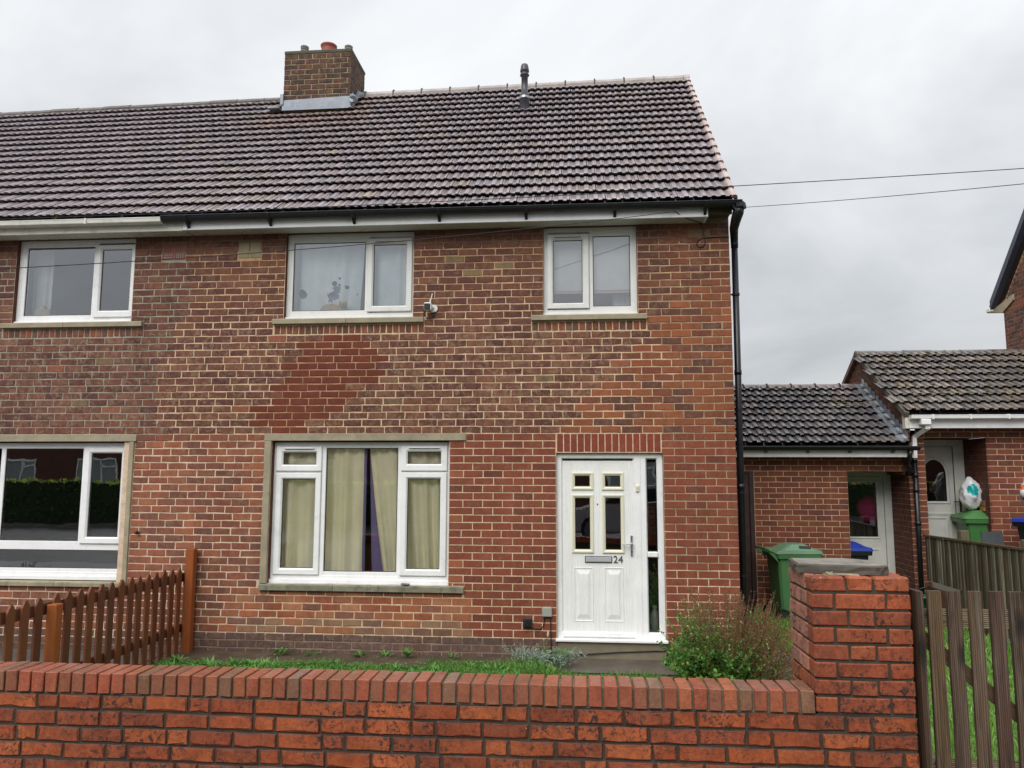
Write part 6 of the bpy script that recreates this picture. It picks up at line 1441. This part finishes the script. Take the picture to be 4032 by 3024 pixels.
# grass
def grass(name, regions, cols, mat='grass', label=None, wmul=1.0):
    V, F, Cc = [], [], []
    for (x0, x1, y0, y1, dens, h0, h1, test) in regions:
        n = int((x1 - x0) * (y1 - y0) * dens)
        X = NPR.uniform(x0, x1, n); Yy = NPR.uniform(y0, y1, n); A = NPR.uniform(0, 2 * math.pi, n); Hh = NPR.uniform(h0, h1, n); Wd = NPR.uniform(0.003, 0.0065, n) * wmul; Bn = NPR.uniform(0.1, 0.8, n); B2 = NPR.uniform(0, 2 * math.pi, n)
        for i in range(n):
            x, y = X[i], Yy[i]
            if test and not test(x, y): continue
            cl = mnoise.noise(Vector((x * 2.3, y * 2.3, 0.5))); h = Hh[i] * (1 + 0.5 * cl)
            zb = zg(x, y)
            sx, sy = math.cos(A[i]) * Wd[i], math.sin(A[i]) * Wd[i]; bx_, by_ = math.cos(B2[i]) * Bn[i] * h, math.sin(B2[i]) * Bn[i] * h
            b = len(V)
            V += [(x - sx, y - sy, zb), (x + sx, y + sy, zb), (x + sx * .8 + bx_ * .35, y + sy * .8 + by_ * .35, zb + h * .6), (x - sx * .8 + bx_ * .35, y - sy * .8 + by_ * .35, zb + h * .6), (x + bx_, y + by_, zb + h * (1 - 0.3 * Bn[i]))]
            F += [[b, b + 1, b + 2, b + 3], [b + 3, b + 2, b + 4]]
            c_ = cols[int((cl * 0.5 + 0.5 + RNG.uniform(-.3, .3)) * len(cols)) % len(cols)]; k_ = RNG.uniform(0.8, 1.25); Cc += [(c_[0] * k_, c_[1] * k_, c_[2] * k_, 1)] * 2
    m = MB(); m.v, m.f, m.c = V, F, Cc; o = m.build(name, mat, kind='stuff'); 
    return o
def zg(x, y):
    if x > 1.7 and y < -3.2: return min(0.4, (-3.2 - y) / 1.3 * 0.4)
    return 0.0
# lawn bed under the blades
lb = MB(); LG = C(92, 116, 56)
for (a, b, c_, d, z_) in ((-4.40, -0.35, -4.44, -0.62, 0.006), (-0.35, 1.72, -4.44, -0.72, 0.006), (2.5, 4.99, -3.2, 3.1, 0.006), (2.35, 2.5, 0.2, 3.1, 0.006)): lb.quad((a, c_, z_), (b, c_, z_), (b, d, z_), (a, d, z_), LG)
lb.quad((1.7, -4.5, 0.40), (4.99, -4.5, 0.40), (4.99, -3.2, 0.008), (1.7, -3.2, 0.008), LG)
lb.build('lawn', 'soil', kind='structure')
GC2 = [C(94, 136, 62), C(108, 150, 72), C(82, 122, 56), C(124, 162, 84), C(100, 142, 66)]
def inlawn(x, y):
    e = -0.66 + 0.16 * mnoise.noise(Vector((x * 1.7, 0, 2))) + (0.10 if -1.5 < x < -0.4 else 0)
    if x > -0.35: e = -0.80 + 0.1 * mnoise.noise(Vector((x * 3, 0, 2)))
    return y < e
grass('lawn_grass', [(-4.38, 1.72, -2.6, -0.40, 3600, 0.05, 0.12, inlawn), (-1.6, -0.35, -1.1, -0.36, 2600, 0.05, 0.12, None)], GC2)
grass('side_grass', [(2.52, 4.96, -3.2, 3.05, 1500, 0.05, 0.13, None), (2.36, 2.9, 0.3, 2.6, 1600, 0.06, 0.14, None), (2.52, 4.6, -4.4, -3.2, 900, 0.05, 0.12, None)], [C(130, 170, 84), C(114, 156, 72), C(144, 182, 98), C(122, 164, 78)], wmul=1.4)
# clover and broad weeds mixed in the lawn
mb = MB()
for i in range(1500):
    x_, y_ = RNG.uniform(-4.3, 0.2), RNG.uniform(-1.5, -0.5)
    if not inlawn(x_, y_) : continue
    hh = RNG.uniform(0.03, 0.09); p = Vector((x_, y_, hh))
    for q in range(3):
        a = RNG.uniform(0, 6.28); leaf_quad(mb, p, Vector((math.cos(a), math.sin(a), 0.25)).normalized(), ZV, RNG.uniform(0.016, 0.03), RNG.uniform(0.012, 0.022), jit([C(96, 152, 72), C(112, 168, 86), C(84, 140, 62)][RNG.randrange(3)], 0.15))
for i in range(170):
    x_, y_ = RNG.uniform(-4.3, -0.3), RNG.uniform(-1.7, -0.6)
    if not inlawn(x_, y_): continue
    for q in range(9):
        a = RNG.uniform(0, 6.28); d = Vector((math.cos(a), math.sin(a), RNG.uniform(0.5, 1.3))).normalized(); leaf_quad(mb, Vector((x_, y_, 0.02)), d, (ZV - d * d.z).normalized(), RNG.uniform(0.07, 0.14), RNG.uniform(0.02, 0.035), jit([C(108, 158, 78), C(122, 172, 90), C(92, 142, 66)][RNG.randrange(3)], 0.15))
mb.build('clover', 'leaf', kind='stuff')

# ================================================================== ACROSS THE STREET (seen in the window reflections)
hg = thing('hedge', (-9, -16.0, 0.4), 'clipped dark green hedge reflected in the lower left window', 'hedge')
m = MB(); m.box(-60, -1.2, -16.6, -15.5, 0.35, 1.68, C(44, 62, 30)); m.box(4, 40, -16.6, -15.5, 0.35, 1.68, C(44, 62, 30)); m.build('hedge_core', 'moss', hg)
mb = MB()
for i in range(9000):
    x_ = RNG.uniform(-30, -1.2) if i < 6800 else RNG.uniform(4, 16); topf = RNG.random() < 0.35
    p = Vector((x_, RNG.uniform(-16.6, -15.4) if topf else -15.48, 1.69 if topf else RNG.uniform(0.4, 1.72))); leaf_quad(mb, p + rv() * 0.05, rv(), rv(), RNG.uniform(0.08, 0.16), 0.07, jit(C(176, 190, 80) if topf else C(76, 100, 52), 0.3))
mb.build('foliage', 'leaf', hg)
oh = thing('brick_house', (-6, -27, 0.4), 'brick house across the street with white windows, reflected in the lower left window', 'house')
m = MB(); m.box(-60, 30, -34, -27, 0.3, 5.6, C(104, 72, 62)); m.build('wall', 'mortar', oh)
m = MB(); m.add([(-60, -26.6, 5.5), (30, -26.6, 5.5), (30, -30.5, 8.6), (-60, -30.5, 8.6), (-60, -34.4, 5.5), (30, -34.4, 5.5)], [(0, 1, 2, 3), (3, 2, 5, 4)], C(90, 78, 76)); m.build('roof', 'oldtile', oh)
for x_ in (-27.6, -23.4, -20.9, -17.2, -12.6, -5, 2.4, 9.5):
    for z_ in (1.35, 3.9):
        m = MB(); m.ring(x_ - 1.1, x_ + 1.1, z_, z_ + 1.35, 0.09, -26.93, -27.02, W, 0.02, 0.01); m.box(x_ + 0.25, x_ + 0.34, -27.0, -26.93, z_, z_ + 1.3, W); m.box(x_ + 0.3, x_ + 1.05, -27.0, -26.93, z_ + 0.95, z_ + 1.04, W)
        wn = m.build('window', 'upvc', oh); m = MB(); m.quad((x_ - 1.02, -26.97, z_ + .08), (x_ + 1.02, -26.97, z_ + .08), (x_ + 1.02, -26.97, z_ + 1.27), (x_ - 1.02, -26.97, z_ + 1.27), C(150, 154, 154)); m.build('pane', 'paint', wn)
car = thing('parked_car', (1.6, -12.4, 0.27), 'silver hatchback parked across the street, reflected in the door glass', 'car', local=True)
m = MB(); SV = C(178, 184, 190)
prof = [(-2.0, 0.28), (-2.05, 0.55), (-1.95, 0.80), (-1.1, 0.92), (-0.45, 1.40), (0.9, 1.45), (1.55, 1.05), (1.95, 0.95), (2.02, 0.6), (1.98, 0.28)]
m.prism(prof, 'y', -0.82, 0.82, SV); m.build('body', 'car', car)
m = MB()
for s_ in (-1, 1): m.prism([(-0.98, 0.95), (-0.42, 1.33), (0.85, 1.37), (1.3, 1.03)], 'y', s_ * 0.826 - 0.006, s_ * 0.826 + 0.006, (0.01, 0.012, 0.014))
m.build('side_window', 'black', car)
for xw in (-1.25, 1.25):
    for s_ in (-1, 1):
        m = MB(); n = 24; yc = s_ * 0.76; vs = [(xw + 0.31 * math.cos(2 * math.pi * i / n), yc - 0.1, 0.31 + 0.31 * math.sin(2 * math.pi * i / n)) for i in range(n)] + [(xw + 0.31 * math.cos(2 * math.pi * i / n), yc + 0.1, 0.31 + 0.31 * math.sin(2 * math.pi * i / n)) for i in range(n)]
        m.add(vs, [(i, (i + 1) % n, n + (i + 1) % n, n + i) for i in range(n)] + [tuple(range(n))[::-1], tuple(range(n, 2 * n))], (0.012, 0.012, 0.013)); wl = m.build('wheel', 'black', car)
        m = MB(); m.tube([(xw, yc + s_ * 0.1, 0.31), (xw, yc + s_ * 0.106, 0.31)], 0.2, C(150, 152, 156), 20); m.build('rim', 'metal', wl)
